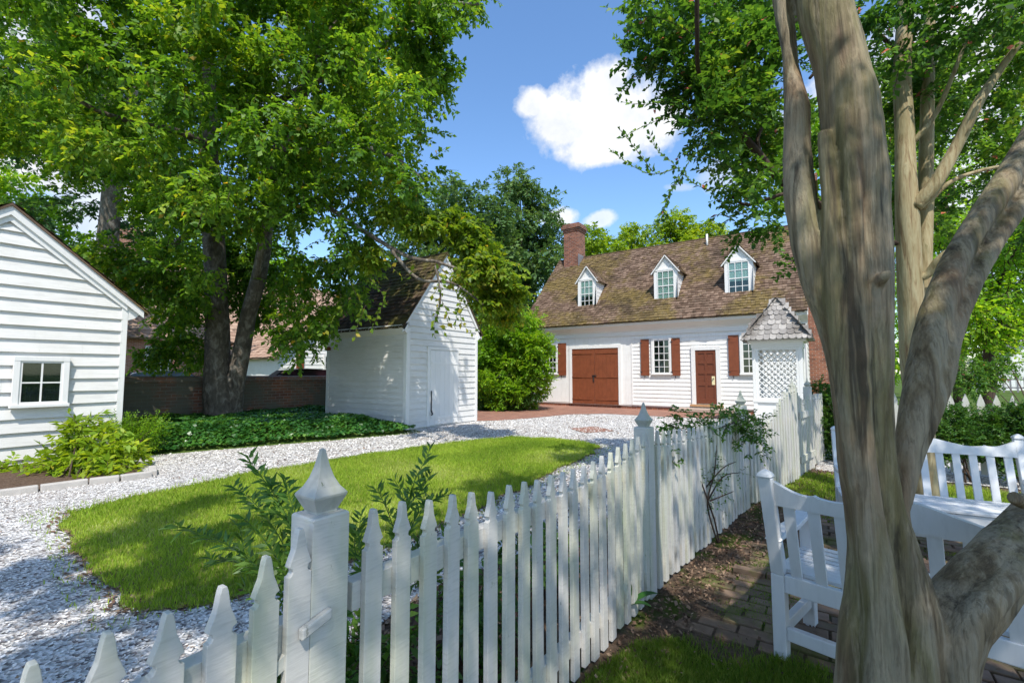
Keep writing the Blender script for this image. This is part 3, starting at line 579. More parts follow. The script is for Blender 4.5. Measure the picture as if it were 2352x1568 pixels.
mb=MB(); mb.fbox(fg,a0+.02,a0+.05,.052,.07,.42,.98); mb.tube([fg[0]+fg[1]*(a0+.035)+fg[2]*.07+V((0,0,.44)),fg[0]+fg[1]*(a0+.035)+fg[2]*.11+V((0,0,.36)),fg[0]+fg[1]*(a0+.035)+fg[2]*.075+V((0,0,.33))],.022,6); mb.build('door_chain',M['iron'],dd)
mb=MB(); mb.fbox(fg,a0-.10,a0,0,.045,.03,2.10); mb.fbox(fg,a1,a1+.03,0,.04,.03,2.10); mb.fbox(fg,a0-.10,a1+.03,0,.047,2.10,2.17); mb.build('door_casing',M['trim'],sh,False,.003)
mb=MB(); mb.lathe4((SX0+.1,SY0-.08,2.12),[(0,.05),(.02,.09),(.09,.09),(.11,.05)],0,10); mb.build('wall_lamp',M['door'],sh,True)
# ---------------- left shed
LX=-10.6; LYA,LYB=-.10,2.96; LE,LR=2.66,3.97; LYC=(LYA+LYB)/2; lhw=(LYB-LYA)/2
ls=thing('white_shed','white wide board shed at the left edge with a four pane window in its gable','shed',(-12.3,LYC,0))
fl=frame((LX,LYC,0),(0,1,0),(1,0,0)); lsl=(LR-LE)/lhw*.985
mb=MB(); mb.prism([(LX,LYA,-.4),(LX,LYB,-.4),(LX,LYB,LE),(LX,LYC,LR-.05),(LX,LYA,LE)],(-3.8,0,0))
clap(mb,fl,-.12,LR-.1,lambda z:(-lhw+.02,lhw-.05) if z<LE else (-lhw*(LR-z)/(LR-LE),lhw*(LR-z)/(LR-LE)),.212,.046,True,.007)
mb.build('wall',M['shed_white'],ls)
mb=MB(); mb.fbox(fl,lhw-.07,lhw+.02,0,.042,-.1,LE); 
mb.prism([(LX+.036,LYB-.02,LE-.26),(LX+.036,LYB+.12,LE-.20),(LX+.036,LYB+.22,LE-.10),(LX+.036,LYB-.1,LE+.14)],(-3.85,0,0)); mb.build('corner_board',M['trim'],ls)
mb=MB()
for s in (-1,1):
    e=V((LX+.05,LYC+s*(lhw+.24),LE-.24*lsl+.02)); t_=V((LX+.05,LYC,LR+.02)); mb.prism([e,e+V((0,0,.12)),t_+V((0,0,.11)),t_+V((0,0,-.05))],(.05,0,0))
    e=V((LX+.035,LYC+s*(lhw+.0),LE-.07)); t_=V((LX+.035,LYC,LR-.10)); mb.prism([e,e+V((0,s*.0,.14)),t_+V((0,0,.13)),t_+V((0,0,-.03))],(.03,0,0))
mb.build('rake_board',M['trim'],ls)
mb=MB(); v=V((0,-(lhw+.3),(lhw+.3)*lsl)); e=V((LX+.13,LYC+lhw+.3,LR+.15-(lhw+.3)*lsl))
mb.prism([e+V((0,0,-.025)),e,V((e.x,LYC,LR+.15)),V((e.x,2*LYC-e.y,e.z)),V((e.x,2*LYC-e.y,e.z-.025)),V((e.x,LYC,LR+.11))],(-4.1,0,0))
shingle_roof(mb,e,(-1,0,0),v,4.1,v.length,.15,.14,.03); shingle_roof(mb,(e.x,2*LYC-e.y,e.z),(-1,0,0),V((0,-v.y,v.z)),4.1,v.length,.15,.14,.03)
mb.build('roof',M['roof'],ls)
window(ls,frame((LX+.052,1.90,.955),(0,1,0),(1,0,0)),.50,.69,2,2,.075,.06,0,True)
# ---------------- lattice well house
wx0,wx1,wy0,wy1=-1.80,-.55,15.05,16.2; WC=V(((wx0+wx1)/2,(wy0+wy1)/2,0)); WE=2.38
wh=thing('well_house','white lattice sided well house under a steep grey round shingled pyramid roof','well house',(WC.x,WC.y,0))
for x in (wx0,wx1-.10):
    for y in (wy0,wy1-.10): mb=MB(); mb.box(x,x+.10,y,y+.10,0,2.34); mb.build('post',M['trim'],wh,False,.006)
mb=MB(); mb.box(wx0-.02,wx1+.02,wy0-.02,wy1+.02,2.18,2.38); mb.box(wx0-.10,wx1+.10,wy0-.10,wy1+.10,2.34,2.42); mb.build('cornice',M['trim'],wh,False,.006)
mb=MB(); mb.box(wx0+.02,wx1-.02,wy0+.03,wy1-.03,0,.62); mb.box(wx0-.015,wx1+.015,wy0-.015,wy1+.015,.62,.70); mb.build('base_panel',M['trim'],wh,False,.004)
def lattice(fr,w,z0,z1):
    mb=MB(); mb.fbox(fr,-w/2,-w/2+.06,-.02,.035,z0,z1); mb.fbox(fr,w/2-.06,w/2,-.02,.035,z0,z1); mb.fbox(fr,-w/2+.06,w/2-.06,-.02,.035,z0,z0+.06); mb.fbox(fr,-w/2+.06,w/2-.06,-.02,.035,z1-.06,z1)
    o,u,n=fr; a0,a1,c0,c1=-w/2+.05,w/2-.05,z0+.05,z1-.05; sp=.165
    for s,off in ((1,.0),(-1,.014)):
        k=-40
        while k<40:
            # line c = c0 + s*(a - a0) + k*sp
            b=c0+k*sp; P0=[]
            for a in (a0,a1):
                c=b+s*(a-a0)
                if c0<=c<=c1: P0.append((a,c))
            for c in (c0,c1):
                a=a0+s*(c-b)
                if a0<a<a1: P0.append((a,c))
            k+=1
            if len(P0)>=2:
                (p,q)=P0[0],P0[1]
                if math.hypot(p[0]-q[0],p[1]-q[1])>.04: mb.bar(o+u*p[0]+ZU*p[1]+n*off,o+u*q[0]+ZU*q[1]+n*off,.012,.028,n.cross(u*s+ZU) )
    mb.build('lattice_panel',M['trim'],wh)
w_=wx1-wx0-.20
lattice(frame((WC.x,wy0+.04,0),(1,0,0),(0,-1,0)),w_,.70,2.18); lattice(frame((WC.x,wy1-.06,0),(1,0,0),(0,1,0)),w_,.70,2.18)
lattice(frame((wx1-.04,WC.y,0),(0,1,0),(1,0,0)),wy1-wy0-.20,.70,2.18); lattice(frame((wx0+.04,WC.y,0),(0,1,0),(-1,0,0)),wy1-wy0-.20,.70,2.18)
mb=MB(); hwr=.86; ap=V((WC.x,WC.y,3.66)); zc=WE+.02
base=[V((WC.x+sx*hwr,WC.y+sy*hwr*.98,zc)) for sx,sy in ((-1,-1),(1,-1),(1,1),(-1,1))]; mb.add(base+[ap],[(0,1,4),(1,2,4),(2,3,4),(3,0,4),(3,2,1,0)])
for i in range(4):
    a,b=base[i],base[(i+1)%4]; u=(b-a).normalized(); W=(b-a).length; md=(a+b)/2; v=ap-md; Lr=v.length
    cf=lambda x,y,W=W,Lr=Lr:(y<Lr*.97) and x>W/2*max(y,0)/Lr-.04 and x<W-W/2*max(y,0)/Lr+.04
    shingle_roof(mb,a+V((0,0,.01)),u,v,W,Lr,.175,.155,.03,True,cf,.03,.08)
mb.lathe4(ap+V((0,0,-.12)),[(0,.14),(.09,.05),(.13,.02)],0)
mb.build('roof',M['roof_grey'],wh)
# ---------------- garden brick wall
bw=thing('brick_wall','low old brick garden wall with rounded coping behind the big tree','wall',(-13.5,8,0))
mb=MB(); mb.box(-13.75,-13.5,-4,24,-.1,1.22); mb.build('wall_body',M['brick_wall'],bw)
mb=MB(); mb.box(-13.80,-13.455,-4,24,1.22,1.26,.5); mb.prism([(-13.77,-4,1.26),(-13.74,-4,1.34),(-13.62,-4,1.38),(-13.51,-4,1.34),(-13.48,-4,1.26)],(0,28,0)); mb.build('coping',M['brick_wall'],bw)
# ---------------- neighbour buildings behind the wall
far=thing('brick_house','long brick house with a tan shingle roof seen through the branches of the big tree','house',(-33,16,0))
mb=MB(); mb.box(-40,-32,2,26,0,3.6); mb.prism([(-40,2,3.6),(-32,2,3.6),(-36,2,8.5)],(0,24,0)); mb.build('wall',M['brick_pale'],far)
mb=MB(); v=V((-4.4,0,5.2)); mb.hexa([(-31.6,1.6,3.35),(-31.6,26.4,3.35),(-36,26.4,8.55),(-36,1.6,8.55),(-31.6,1.6,3.45),(-31.6,26.4,3.45),(-36,26.4,8.65),(-36,1.6,8.65)]); shingle_roof(mb,(-31.6,1.6,3.45),(0,1,0),v,24.8,v.length,.3,.4,.04)
mb.build('roof',M['roof_far'],far)
mb=MB(); mb.box(-37,-35.5,9.0,10.6,7.5,10.5); mb.build('chimney',M['brick_pale'],far)
for y in (6,10.5,15,19.5): window(far,frame((-31.98,y,1.2),(0,1,0),(1,0,0)),1.0,1.7,3,4,.12,.06,0,True)
wg=thing('white_wing','white clapboard outbuilding with a tan gabled roof and shuttered window beyond the garden wall','outbuilding',(-24.5,17,0))
g0=onx=None
fx=-22.5; ya,yb=12.4,19.2; yc=(ya+yb)/2
mb=MB(); mb.prism([(fx,ya,0),(fx,yb,0),(fx,yb,2.5),(fx,yc,4.9),(fx,ya,2.5)],(-6,0,0)); ff=frame((fx,yc,0),(0,1,0),(1,0,0)); h2=(yb-ya)/2
clap(mb,ff,.1,4.8,lambda z:(-h2,h2) if z<2.5 else (-h2*(4.9-z)/2.4,h2*(4.9-z)/2.4),.2,.03,False); mb.build('wall',M['house_white'],wg)
mb=MB()
for s in (-1,1):
    e=V((fx+.3,yc+s*(h2+.4),2.25)); v=V((0,-s*(h2+.4),2.75)); q=[e,e+V((-6.6,0,0)),e+V((-6.6,0,0))+v,e+v]; mb.hexa([p+V((0,0,-.08)) for p in q]+q); shingle_roof(mb,e,(-1,0,0),v,6.6,v.length,.25,.3,.03)
mb.build('roof',M['roof_far'],wg)
window(wg,frame((fx+.03,15.35,1.0),(0,1,0),(1,0,0)),.8,1.35,3,4,.1); shutter(wg,frame((fx+.03,15.87,.95),(0,1,0),(1,0,0)),.42,1.45)
shutter(wg,frame((fx+.03,13.3,.95),(0,1,0),(1,0,0)),.42,1.45)
# ---------------- far right white building
rb=thing('white_barn','white board building with a low gable beyond the picket fence at the right edge','barn',(22,36,0))
B0=P(2275,880,40); B1=P(2480,880,37); u=(B1-B0); u.z=0; W=u.length; u.normalize(); n=V((u.y,-u.x,0)); o=V((B0.x,B0.y,0)); fb=(o,u,n)
q=lambda a,b,c:o+u*a+n*b+ZU*c
mb=MB(); mb.prism([q(0,0,0),q(W,0,0),q(W,0,2.6),q(W*.5,0,4.2),q(0,0,2.6)],n*-8)
for i in range(int(W/.3)): mb.fbox(fb,i*.3+.01,i*.3+.28,0,.03,0,2.5)
mb.build('wall',M['house_white'],rb)
mb=MB()
for s,e in ((1,-.4),(-1,W+.4)):
    a=q(e,.4,2.45); b=q(W*.5,.4,4.4); mb.hexa([a+V((0,0,-.1)),b+V((0,0,-.1)),b-n*8.8+V((0,0,-.1)),a-n*8.8+V((0,0,-.1)),a,b,b-n*8.8,a-n*8.8])
mb.build('roof',M['roof_grey'],rb)
# ---------------- cars behind the wall
def car(name,label,base,ang,mat,rooflift=0):
    t=thing(name,label,'car',base,'cars parked behind the brick wall',ang)
    prof=[(-2.2,.35),(-2.25,.75),(-2.05,.98),(-1.55,1.05),(-.95,1.48),(-.2,1.56),(.7,1.50),(1.25,1.10),(1.95,.92),(2.2,.72),(2.2,.35)]
    mb=MB(); xs=[-.85,-.78,-.60,.60,.78,.85]; sc_=[.9,1,1,1,1,.9]
    V0=[]
    for y in (-.88,-.80,-.62,.62,.80,.88):
        k={.88:.90,.80:.97,.62:1.0}[abs(y)]; V0.append([(x*(.985 if abs(y)>.8 else 1),y if z<1.06 else y*.80,z if z<1.06 else 1.06+(z-1.06)*(k if abs(y)<.85 else .93)) for x,z in prof])
    n=len(prof); vs=[p for r_ in V0 for p in r_]; fs=[]
    for i in range(5):
        for j in range(n): fs.append((i*n+j,i*n+(j+1)%n,(i+1)*n+(j+1)%n,(i+1)*n+j))
    fs.append(tuple(range(n))); fs.append(tuple(5*n+j for j in range(n-1,-1,-1))); mb.add(vs,fs)
    b=mb.build('body',mat,t,True); sd=b.modifiers.new('sub','SUBSURF'); sd.levels=1; sd.render_levels=1
    mb=MB()
    for s in (-1,1): mb.prism([(-1.35,s*.735,1.12),(-.88,s*.69,1.40),(.62,s*.69,1.42),(1.08,s*.735,1.13)],(0,s*.02,0))
    mb.prism([(1.16,-.55,1.15),(1.16,.55,1.15),(.76,.5,1.44),(.76,-.5,1.44)],(.03,0,.02)); mb.prism([(-1.45,-.55,1.12),(-1.45,.55,1.12),(-1.02,.5,1.44),(-1.02,-.5,1.44)],(-.03,0,.02))
    mb.build('car_window',M['dark'],t)
    for x in (-1.35,1.35):
        for s in (-1,1):
            w=MB(); w.tube([(x,s*.70,.33),(x,s*.88,.33)],.33,18); ww=w.build('wheel',M['tyre'],t); w=MB(); w.tube([(x,s*.86,.33),(x,s*.892,.33)],.2,14); w.build('rim',M['lead'],ww)
p=P(705,857,19.5); car('parked_car','dark maroon car roof showing above the brick wall left of the middle shed',(p.x,p.y,.12),R(75),M['carblack'])
p=P(375,857,18.5); car('parked_car','grey blue car partly hidden by leaves above the brick wall beside the left shed',(p.x,p.y,.02),R(80),M['carblue'])
# ================================================================== FENCES
def picket_prof(w,H,hd=.088):
    h=w/2; k=hd/.088
    half=[(h,0.),(h,H-.105*k),(h-.006,H-.1035*k),(h-.011,H-.096*k),(h-.009,H-.088*k),(h-.0005,H-.083*k),(h-.006,H-.068*k),(h-.015,H-.045*k),(.0085,H-.012*k),(.005,H)]
    return half+[(-a,z) for a,z in reversed(half)]
def picket(parent,c,u,n,w,H,z0,th=.021,lean=0,mat='fence',bev=.0015,hd=.088):
    'c = foot centre on the back plane, u along the fence, n towards the viewer side'
    pr=picket_prof(w,H-z0,hd); mb=MB(); c=V(c); mb.prism([c+u*(a+lean*z)+ZU*(z0+z) for a,z in pr],n*th)
    return mb.build('picket',M[mat],parent,False,bev)
FIN=[(0,.029),(.006,.029),(.042,.046),(.048,.047),(.052,.044),(.066,.033),(.088,.0225),(.115,.0145),(.142,.009),(.158,.006),(.163,.001)]
def post(parent,x,y,rot,s,cap,fin=True,sc_=1.):
    mb=MB(); mb.lathe4((x,y,-.05),[(0,s/2),(cap+.05-.004,s/2),(cap+.05,s/2-.004)],rot); p=mb.build('post',M['fence'],parent,False,.002)
    if fin: f=MB(); f.lathe4((x,y,cap),[(z*sc_,h*sc_) for z,h in FIN],rot); f.build('finial',M['cap'],p,False,.002)
    return p
fn=thing('picket_fence','long white picket fence with pointed post caps running from the foreground towards the well house','fence',(-1.05,3.1,0))
def run(parent,A,B,n,hf,w=.056,z0=.03,rail=True,rz=(.14,.80),mat='fence',off=.0,th=.021,rt=None,rh=.075):
    A=V((A[0],A[1],0)); B=V((B[0],B[1],0)); d=B-A; L=d.length; u=d.normalized(); nn=V((u.y,-u.x,0))
    for i in range(n):
        t=(i+.5)/n; picket(parent,A+d*t+nn*off,u,nn,w*random.uniform(.97,1.03),hf(t)+random.uniform(-.006,.006),z0+random.uniform(-.015,.015),th,random.uniform(-.006,.006),mat)
    for k,z in enumerate(rz):
        mb=MB(); a=A-nn*.045; mb.hexa([a+ZU*z,a+nn*.0445+ZU*z,a+nn*.0445+d+ZU*z,a+d+ZU*z,a+ZU*(z+rh),a+nn*.0445+ZU*(z+rh),a+nn*.0445+d+ZU*(z+rh),a+d+ZU*(z+rh)])
        mb.build('rail',M[mat],parent,False,.002)
scal=lambda a,b,m:(lambda t:(a+(b-a)*t)-m*math.sin(math.pi*t)**1.0)
RA=math.atan2(.03,2.36)
P1=(-1.104,.735); P2=(-1.035,3.09); P3=(-.80,5.62); P4=(-.42,7.55); P5=(-.27,8.55); P6=(-.18,9.3)
post(fn,*P1,-.03,.102,1.092); post(fn,*P2,-.05,.102,1.092); post(fn,*P3,-.12,.102,1.10); post(fn,*P4,-.17,.10,1.24,True,.85); post(fn,*P5,-.14,.10,1.24,True,.85)
run(fn,(-1.073,.815),(-1.005,3.03),21,scal(1.085,1.075,.085),rz=(.13,.815))
run(fn,(-1.00,3.165),(-.765,5.55),23,scal(1.06,1.09,.07),rz=(.13,.80))
run(fn,(-.755,5.70),(-.385,7.48),17,lambda t:1.03-.12*math.sin(math.pi*min(1,t*1.5))*1+.26*sm((t-.25)/.75),rz=(.13,.80))
run(fn,(-.235,8.62),(-.10,9.3),6,lambda t:1.12,rz=(.13,.80))
# tall gate between the far posts
gt=thing('garden_gate','white picket gate with two ledger boards beside the well house end of the long fence','gate',(-.35,8.0,0))
run(gt,(-.385,7.63),(-.24,8.47),9,lambda t:1.20-.13*math.sin(math.pi*t),rz=(),off=.0)
for z in (.25,.86):
    MB().bar((-.385+.035,7.63,z),(-.24+.035,8.47,z),.022,.09).build('ledger_board',M['fence'],gt,False,.002)
# near gate, bottom left
ng=thing('garden_gate','white picket gate in the bottom left corner, latched against the nearest fence post','gate',(-1.08,-.1,0))
A=V((-1.076,-.86,0)); 
ys=[-.84,-.745,-.65,-.555,-.46,-.365,-.27,-.175,-.08,.012,.106,.203,.297,.39,.483,.573,.652]
hz_=lambda y:.995+.0*y+ (.09*max(0,(y-.40)/.27)**1.6 if y>.4 else 0)+ (.10*max(0,(-.45-y)/.4)**1.6 if y<-.45 else 0)
for y in ys: picket(ng,(-1.075,y,0),V((.0,1,0)),V((1,0,0)),.058,hz_(y)+random.uniform(-.004,.004),.05,.021,random.uniform(-.003,.003))
for z in (.16,.775): mb=MB(); mb.box(-1.12,-1.0755,-.86,.68,z,z+.09); mb.build('rail',M['fence'],ng,False,.002)
mb=MB(); mb.bar((-1.1,-.84,.2),(-1.1,.66,.80),.03,.08,(1,0,0)); mb.build('brace',M['fence'],ng)
mb=MB(); mb.hexa([(-1.0525,.650,.826),(-1.034,.650,.826),(-1.034,.728,.846),(-1.0525,.728,.846),(-1.0525,.650,.852),(-1.034,.650,.852),(-1.034,.728,.872),(-1.0525,.728,.872)]); mb.build('wooden_turn_button',M['fence'],ng,False,.004)
# back fence on the right
bf=thing('picket_fence','white picket fence standing behind the boxwood shrubs at the right','fence',(3,9.1,0))
ux=V((1,0,0)); 
for i in range(44):
    x=.35+i*.157; picket(bf,(x,9.12,0),ux,V((0,-1,0)),.088,1.15+random.uniform(-.008,.008),.04,.022,0,'fence',0,.16)
for z in (.2,.82): mb=MB(); mb.box(.3,7.2,9.125,9.17,z,z+.08); mb.build('rail',M['fence'],bf)
for x in (.32,2.7,5.0,7.2): post(bf,x,9.19,0,.10,1.12,False)
# distant fence, the shade of its backlit side put into the grey colour
df_=thing('picket_fence','distant picket fence, backlit shade put into its grey, before the white barn at right edge','fence',tuple(P(2300,900,34).xy)+(0,))
C0=P(2240,880,35); C1=P(2480,880,32); d=(C1-C0); d.z=0; u=d.normalized(); nn=V((u.y,-u.x,0)); L=d.length; N=int(L/.36)
for i in range(N): MB().prism([V((C0.x,C0.y,0))+u*(i*.36+a)+ZU*z for a,z in ((0,0.05),(.10,.05),(.10,1.12),(.05,1.24),(0,1.12))],nn*.03).build('picket',M['lead'],df_)
for z in (.35,.95): MB().fbox((V((C0.x,C0.y,0)),u,nn),-.1,L,-.05,-.001,z,z+.09).build('rail',M['lead'],df_)
# ================================================================== BENCHES
def bench(label,loc,rz,L,group):
    t=thing('garden_bench',label,'bench',loc,group,rz); B=M['bench']; D=.52; s=.062; tilt=.15
    def part(nm,mb,b=.005): return mb.build(nm,B,t,False,b)
    for x in (0,L-s):
        mb=MB(); mb.hexa([(x,0,0),(x+s,0,0),(x+s,s,0),(x,s,0),(x,-.0,.42),(x+s,-.0,.42),(x+s,s,.42),(x,s,.42)]); 
        mb.hexa([(x,0,.42),(x+s,0,.42),(x+s,s,.42),(x,s,.42),(x,-tilt+.02,.925),(x+s,-tilt+.02,.925),(x+s,-tilt+.068,.925),(x,-tilt+.068,.925)])
        cx_,cy_=x+s/2,-tilt+.044; mb.lathe4((cx_,cy_,.925),[(0,.031),(.008,.034),(.02,.030),(.032,.018),(.040,.006)],0,4)
        part('leg',mb)
        mb=MB(); mb.box(x,x+s,D-s,D,0,.62); part('leg',mb)
        mb=MB(); mb.prism([(x-.008,-.05,.60),(x-.008,.05,.635),(x-.008,.25,.628),(x-.008,.45,.655),(x-.008,D+.03,.635),(x-.008,D+.03,.61),(x-.008,.45,.628),(x-.008,.25,.60)],(s+.016,0,0)); part('armrest',mb,.006)
        mb=MB(); mb.box(x+.012,x+s-.012,s,D-s,.11,.17); mb.box(x+.012,x+s-.012,s,D-s,.33,.41); part('side_rail',mb)
    # seat slats
    mb=MB(); n=9
    for i in range(n):
        y=.045+(D-.03)*i/n; zz=.425-.012*math.sin(math.pi*i/(n-1)); mb.box(-.0+s*.5 if 0 else .005,L-.005,y,y+(D-.03)/n-.010,zz,zz+.02)
    part('seat',mb,.003)
    mb=MB(); mb.box(s,L-s,.008,.045,.335,.424); part('back_rail',mb); mb=MB(); mb.box(s,L-s,D-.045,D-.01,.335,.42); part('front_rail',mb)
    mb=MB(); mb.box(s,L-s,.012,.05,.10,.165); part('stretcher',mb); 
    by=lambda z:-(tilt-.04)*max(0,(z-.42))/.505+.008
    # crest rail: wavy top with a step
    N=110; top=[]
    inn=L-2*s; es=.17; kk=max(1,int(round((inn-2*es)/.62))); sw_=(inn-2*es)/kk
    for i in range(N+1):
        q=inn*i/N; e=min(q,inn-q)
        if e<es: z=.908-.050*math.sin(math.pi*.62*e/es)
        else:
            f=((q-es)/sw_)%1.0; z=.862-.010*math.sin(math.pi*min(1,min(f,1-f)/.22))+.050*float(sm((min(f,1-f)-.16)/.34))
            if min(f,1-f)*sw_<.012: z+=.006
        top.append((s+q,float(z)))
    pts=[(x,by(z),z) for x,z in top]; bot=[(L-s,by(.795),.795),(s,by(.795),.795)]
    mb=MB()
    for i in range(N):
        (xa,za),(xb,zb)=top[i],top[i+1]
        f=lambda x,z,o:(x,by(z)+o,z); mb.add([f(xa,.785,0),f(xb,.785,0),f(xb,zb,0),f(xa,za,0),f(xa,.785,.034),f(xb,.785,.034),f(xb,zb,.034),f(xa,za,.034)],[(0,1,2,3),(7,6,5,4),(3,2,6,7),(1,0,4,5)],.5)
    part('crest_rail',mb,0)
    ns=max(6,int(round((L-2*s)/.105))); 
    for i in range(ns):
        x=s+(L-2*s)*(i+.5)/ns; mb=MB(); w=.025; mb.hexa([(x-w,by(.42)+.008,.424),(x+w,by(.42)+.008,.424),(x+w,by(.42)+.024,.424),(x-w,by(.42)+.024,.424),(x-w,by(.79)+.008,.79),(x+w,by(.79)+.008,.79),(x+w,by(.79)+.024,.79),(x-w,by(.79)+.024,.79)]); part('slat',mb,.002)
    return t
bench('white wooden garden bench seen from behind, half hidden by the crape myrtle trunk',(-.285,2.80,0),R(-14),1.85,'garden benches')
bench('white wooden garden bench facing the viewer, in front of the boxwood shrubs',(1.28,5.27,0),R(185.6),1.27,'garden benches')
# ================================================================== FOREGROUND CRAPE MYRTLE
def stem(mb,pts,n=14,sub=5,zoff=0):
    q=[P(p[0],p[1],p[3]+zoff) for p in pts]; r=[p[2]*p[3]/FPX/math.sqrt(1+((p[0]-CX)/FPX)**2) for p in pts]; c=spline(q,sub); rr=[]
    for i in range(len(r)-1):
        for k in range(sub): rr.append(r[i]+(r[i+1]-r[i])*(k/sub))
    rr.append(r[-1]); mb.tube(c,rr,n,wob=.05)
tr=thing('crape_myrtle','large smooth barked crape myrtle with several fluted stems in the right foreground','tree',(.22,1.95,0))
mb=MB(); KS=.95
_stem=stem
def stem(mb,pts,n=14,sub=5,zoff=0): _stem(mb,[(a,b,h*KS,d) for a,b,h,d in pts],n,sub,zoff)
stem(mb,[(1765,-500,24,2.0),(1780,-200,24,1.9),(1795,0,24,1.8),(1813,110,20,1.75),(1817,160,20,1.73),(1830,250,33,1.69),(1831,350,35,1.67),(1836,440,41,1.64),(1853,540,44,1.61),(1875,640,42,1.58),(1905,730,40,1.56),(1930,830,36,1.54),(1944,930,36,1.53),(1953,1060,33,1.51),(1967,1165,33,1.5),(1975,1260,34,1.5),(1974,1360,40,1.49),(1966,1460,46,1.48),(1962,1600,54,1.48),(1955,1850,66,1.48)])
stem(mb,[(1840,-500,58,1.9),(1865,-200,64,1.78),(1889,0,67,1.68),(1930,150,69,1.63),(1951,250,77,1.6),(1965,400,80,1.58),(1977,540,78,1.57),(1981,680,76,1.55),(1986,800,73,1.54),(1990,900,66,1.53),(1996,1000,54,1.52),(2004,1090,48,1.51),(2013,1165,50,1.5),(2030,1260,58,1.5),(2050,1360,84,1.5),(2070,1460,105,1.5),(2080,1600,125,1.5),(2085,1850,150,1.5)],20)
stem(mb,[(1892,300,16,1.57),(1912,480,28,1.54),(1925,680,34,1.51),(1942,850,34,1.49),(1960,1000,32,1.47),(1985,1165,32,1.455),(2000,1280,38,1.44),(2020,1450,42,1.42),(2015,1650,46,1.40),(2010,1850,50,1.40)])
stem(mb,[(1985,200,18,1.6),(2015,400,27,1.55),(2026,600,29,1.52),(2030,800,27,1.50),(2030,950,27,1.49),(2041,1080,25,1.48),(2060,1180,27,1.47),(2087,1290,40,1.45),(2108,1450,50,1.42),(2108,1650,58,1.40),(2108,1850,60,1.4)])
stem(mb,[(1940,250,20,1.55),(1958,430,24,1.50),(1968,600,20,1.49),(1978,780,20,1.48),(1985,950,22,1.465),(2000,1110,22,1.45),(2020,1230,24,1.43),(2040,1350,28,1.41),(2060,1500,32,1.385),(2060,1700,34,1.38)])
stem(mb,[(2520,70,42,2.1),(2420,240,44,1.95),(2320,400,41,1.84),(2240,520,38,1.75),(2190,610,40,1.70),(2160,690,44,1.66),(2138,770,47,1.63),(2120,850,46,1.60),(2106,925,43,1.57),(2092,995,39,1.55),(2077,1061,32,1.53),(2065,1165,28,1.51),(2073,1260,36,1.5),(2088,1350,60,1.5),(2105,1600,90,1.5)],16)
stem(mb,[(2560,150,32,2.0),(2450,310,33,1.9),(2358,445,31,1.8),(2288,550,29,1.73),(2236,645,29,1.68),(2198,730,31,1.64),(2176,800,34,1.61),(2164,870,33,1.59),(2142,940,29,1.57),(2116,1010,26,1.55),(2094,1080,22,1.53),(2076,1165,20,1.51)])
# low limb
stem(mb,[(2560,1040,70,1.75),(2450,1140,84,1.62),(2352,1238,92,1.52),(2290,1305,97,1.48),(2225,1378,102,1.47),(2172,1450,102,1.47),(2160,1560,92,1.47),(2160,1700,96,1.47),(2160,1850,110,1.47)],18)
stem(mb,[(2440,1195,46,1.50),(2340,1300,52,1.43),(2262,1385,52,1.40),(2215,1470,48,1.39),(2205,1600,46,1.39),(2205,1850,50,1.39)],12)
stem(mb,[(2150,1560,34,1.42),(2140,1460,38,1.42),(2118,1370,40,1.44),(2090,1290,34,1.46)],10)
# burl, knobs, stubs
def knob(mb,px,py,d,r): stem(mb,[(px,py-r*.8,r*.5,d+.01),(px,py-r*.3,r,d),(px+1,py+r*.4,r*.95,d),(px,py+r*.9,r*.4,d+.01)],10,3)
knob(mb,2176,808,1.60,30)
stem(mb,[(2010,655,20,1.50),(2026,640,17,1.455),(2036,628,15,1.44),(2038,622,11,1.438)],10)
stem(mb,[(2352,1150,30,1.5),(2340,1148,26,1.45),(2330,1142,22,1.42)],10)
trunk=mb.build('trunk',M['crape'],tr,True)
rm=trunk.modifiers.new('fuse','REMESH'); rm.mode='VOXEL'; rm.voxel_size=.007; rm.use_smooth_shade=True
smm=trunk.modifiers.new('soften','SMOOTH'); smm.iterations=3; smm.factor=.6
tx=bpy.data.textures.new('bark_ripples','CLOUDS'); tx.noise_scale=.09; tx.noise_depth=2
em=bpy.data.objects.new('ripple_axis',None)
dp=trunk.modifiers.new('ripple','DISPLACE'); dp.texture=tx; dp.strength=.006; dp.mid_level=.5; dp.texture_coords='LOCAL'
bpy.data.objects.remove(em)
stem=_stem
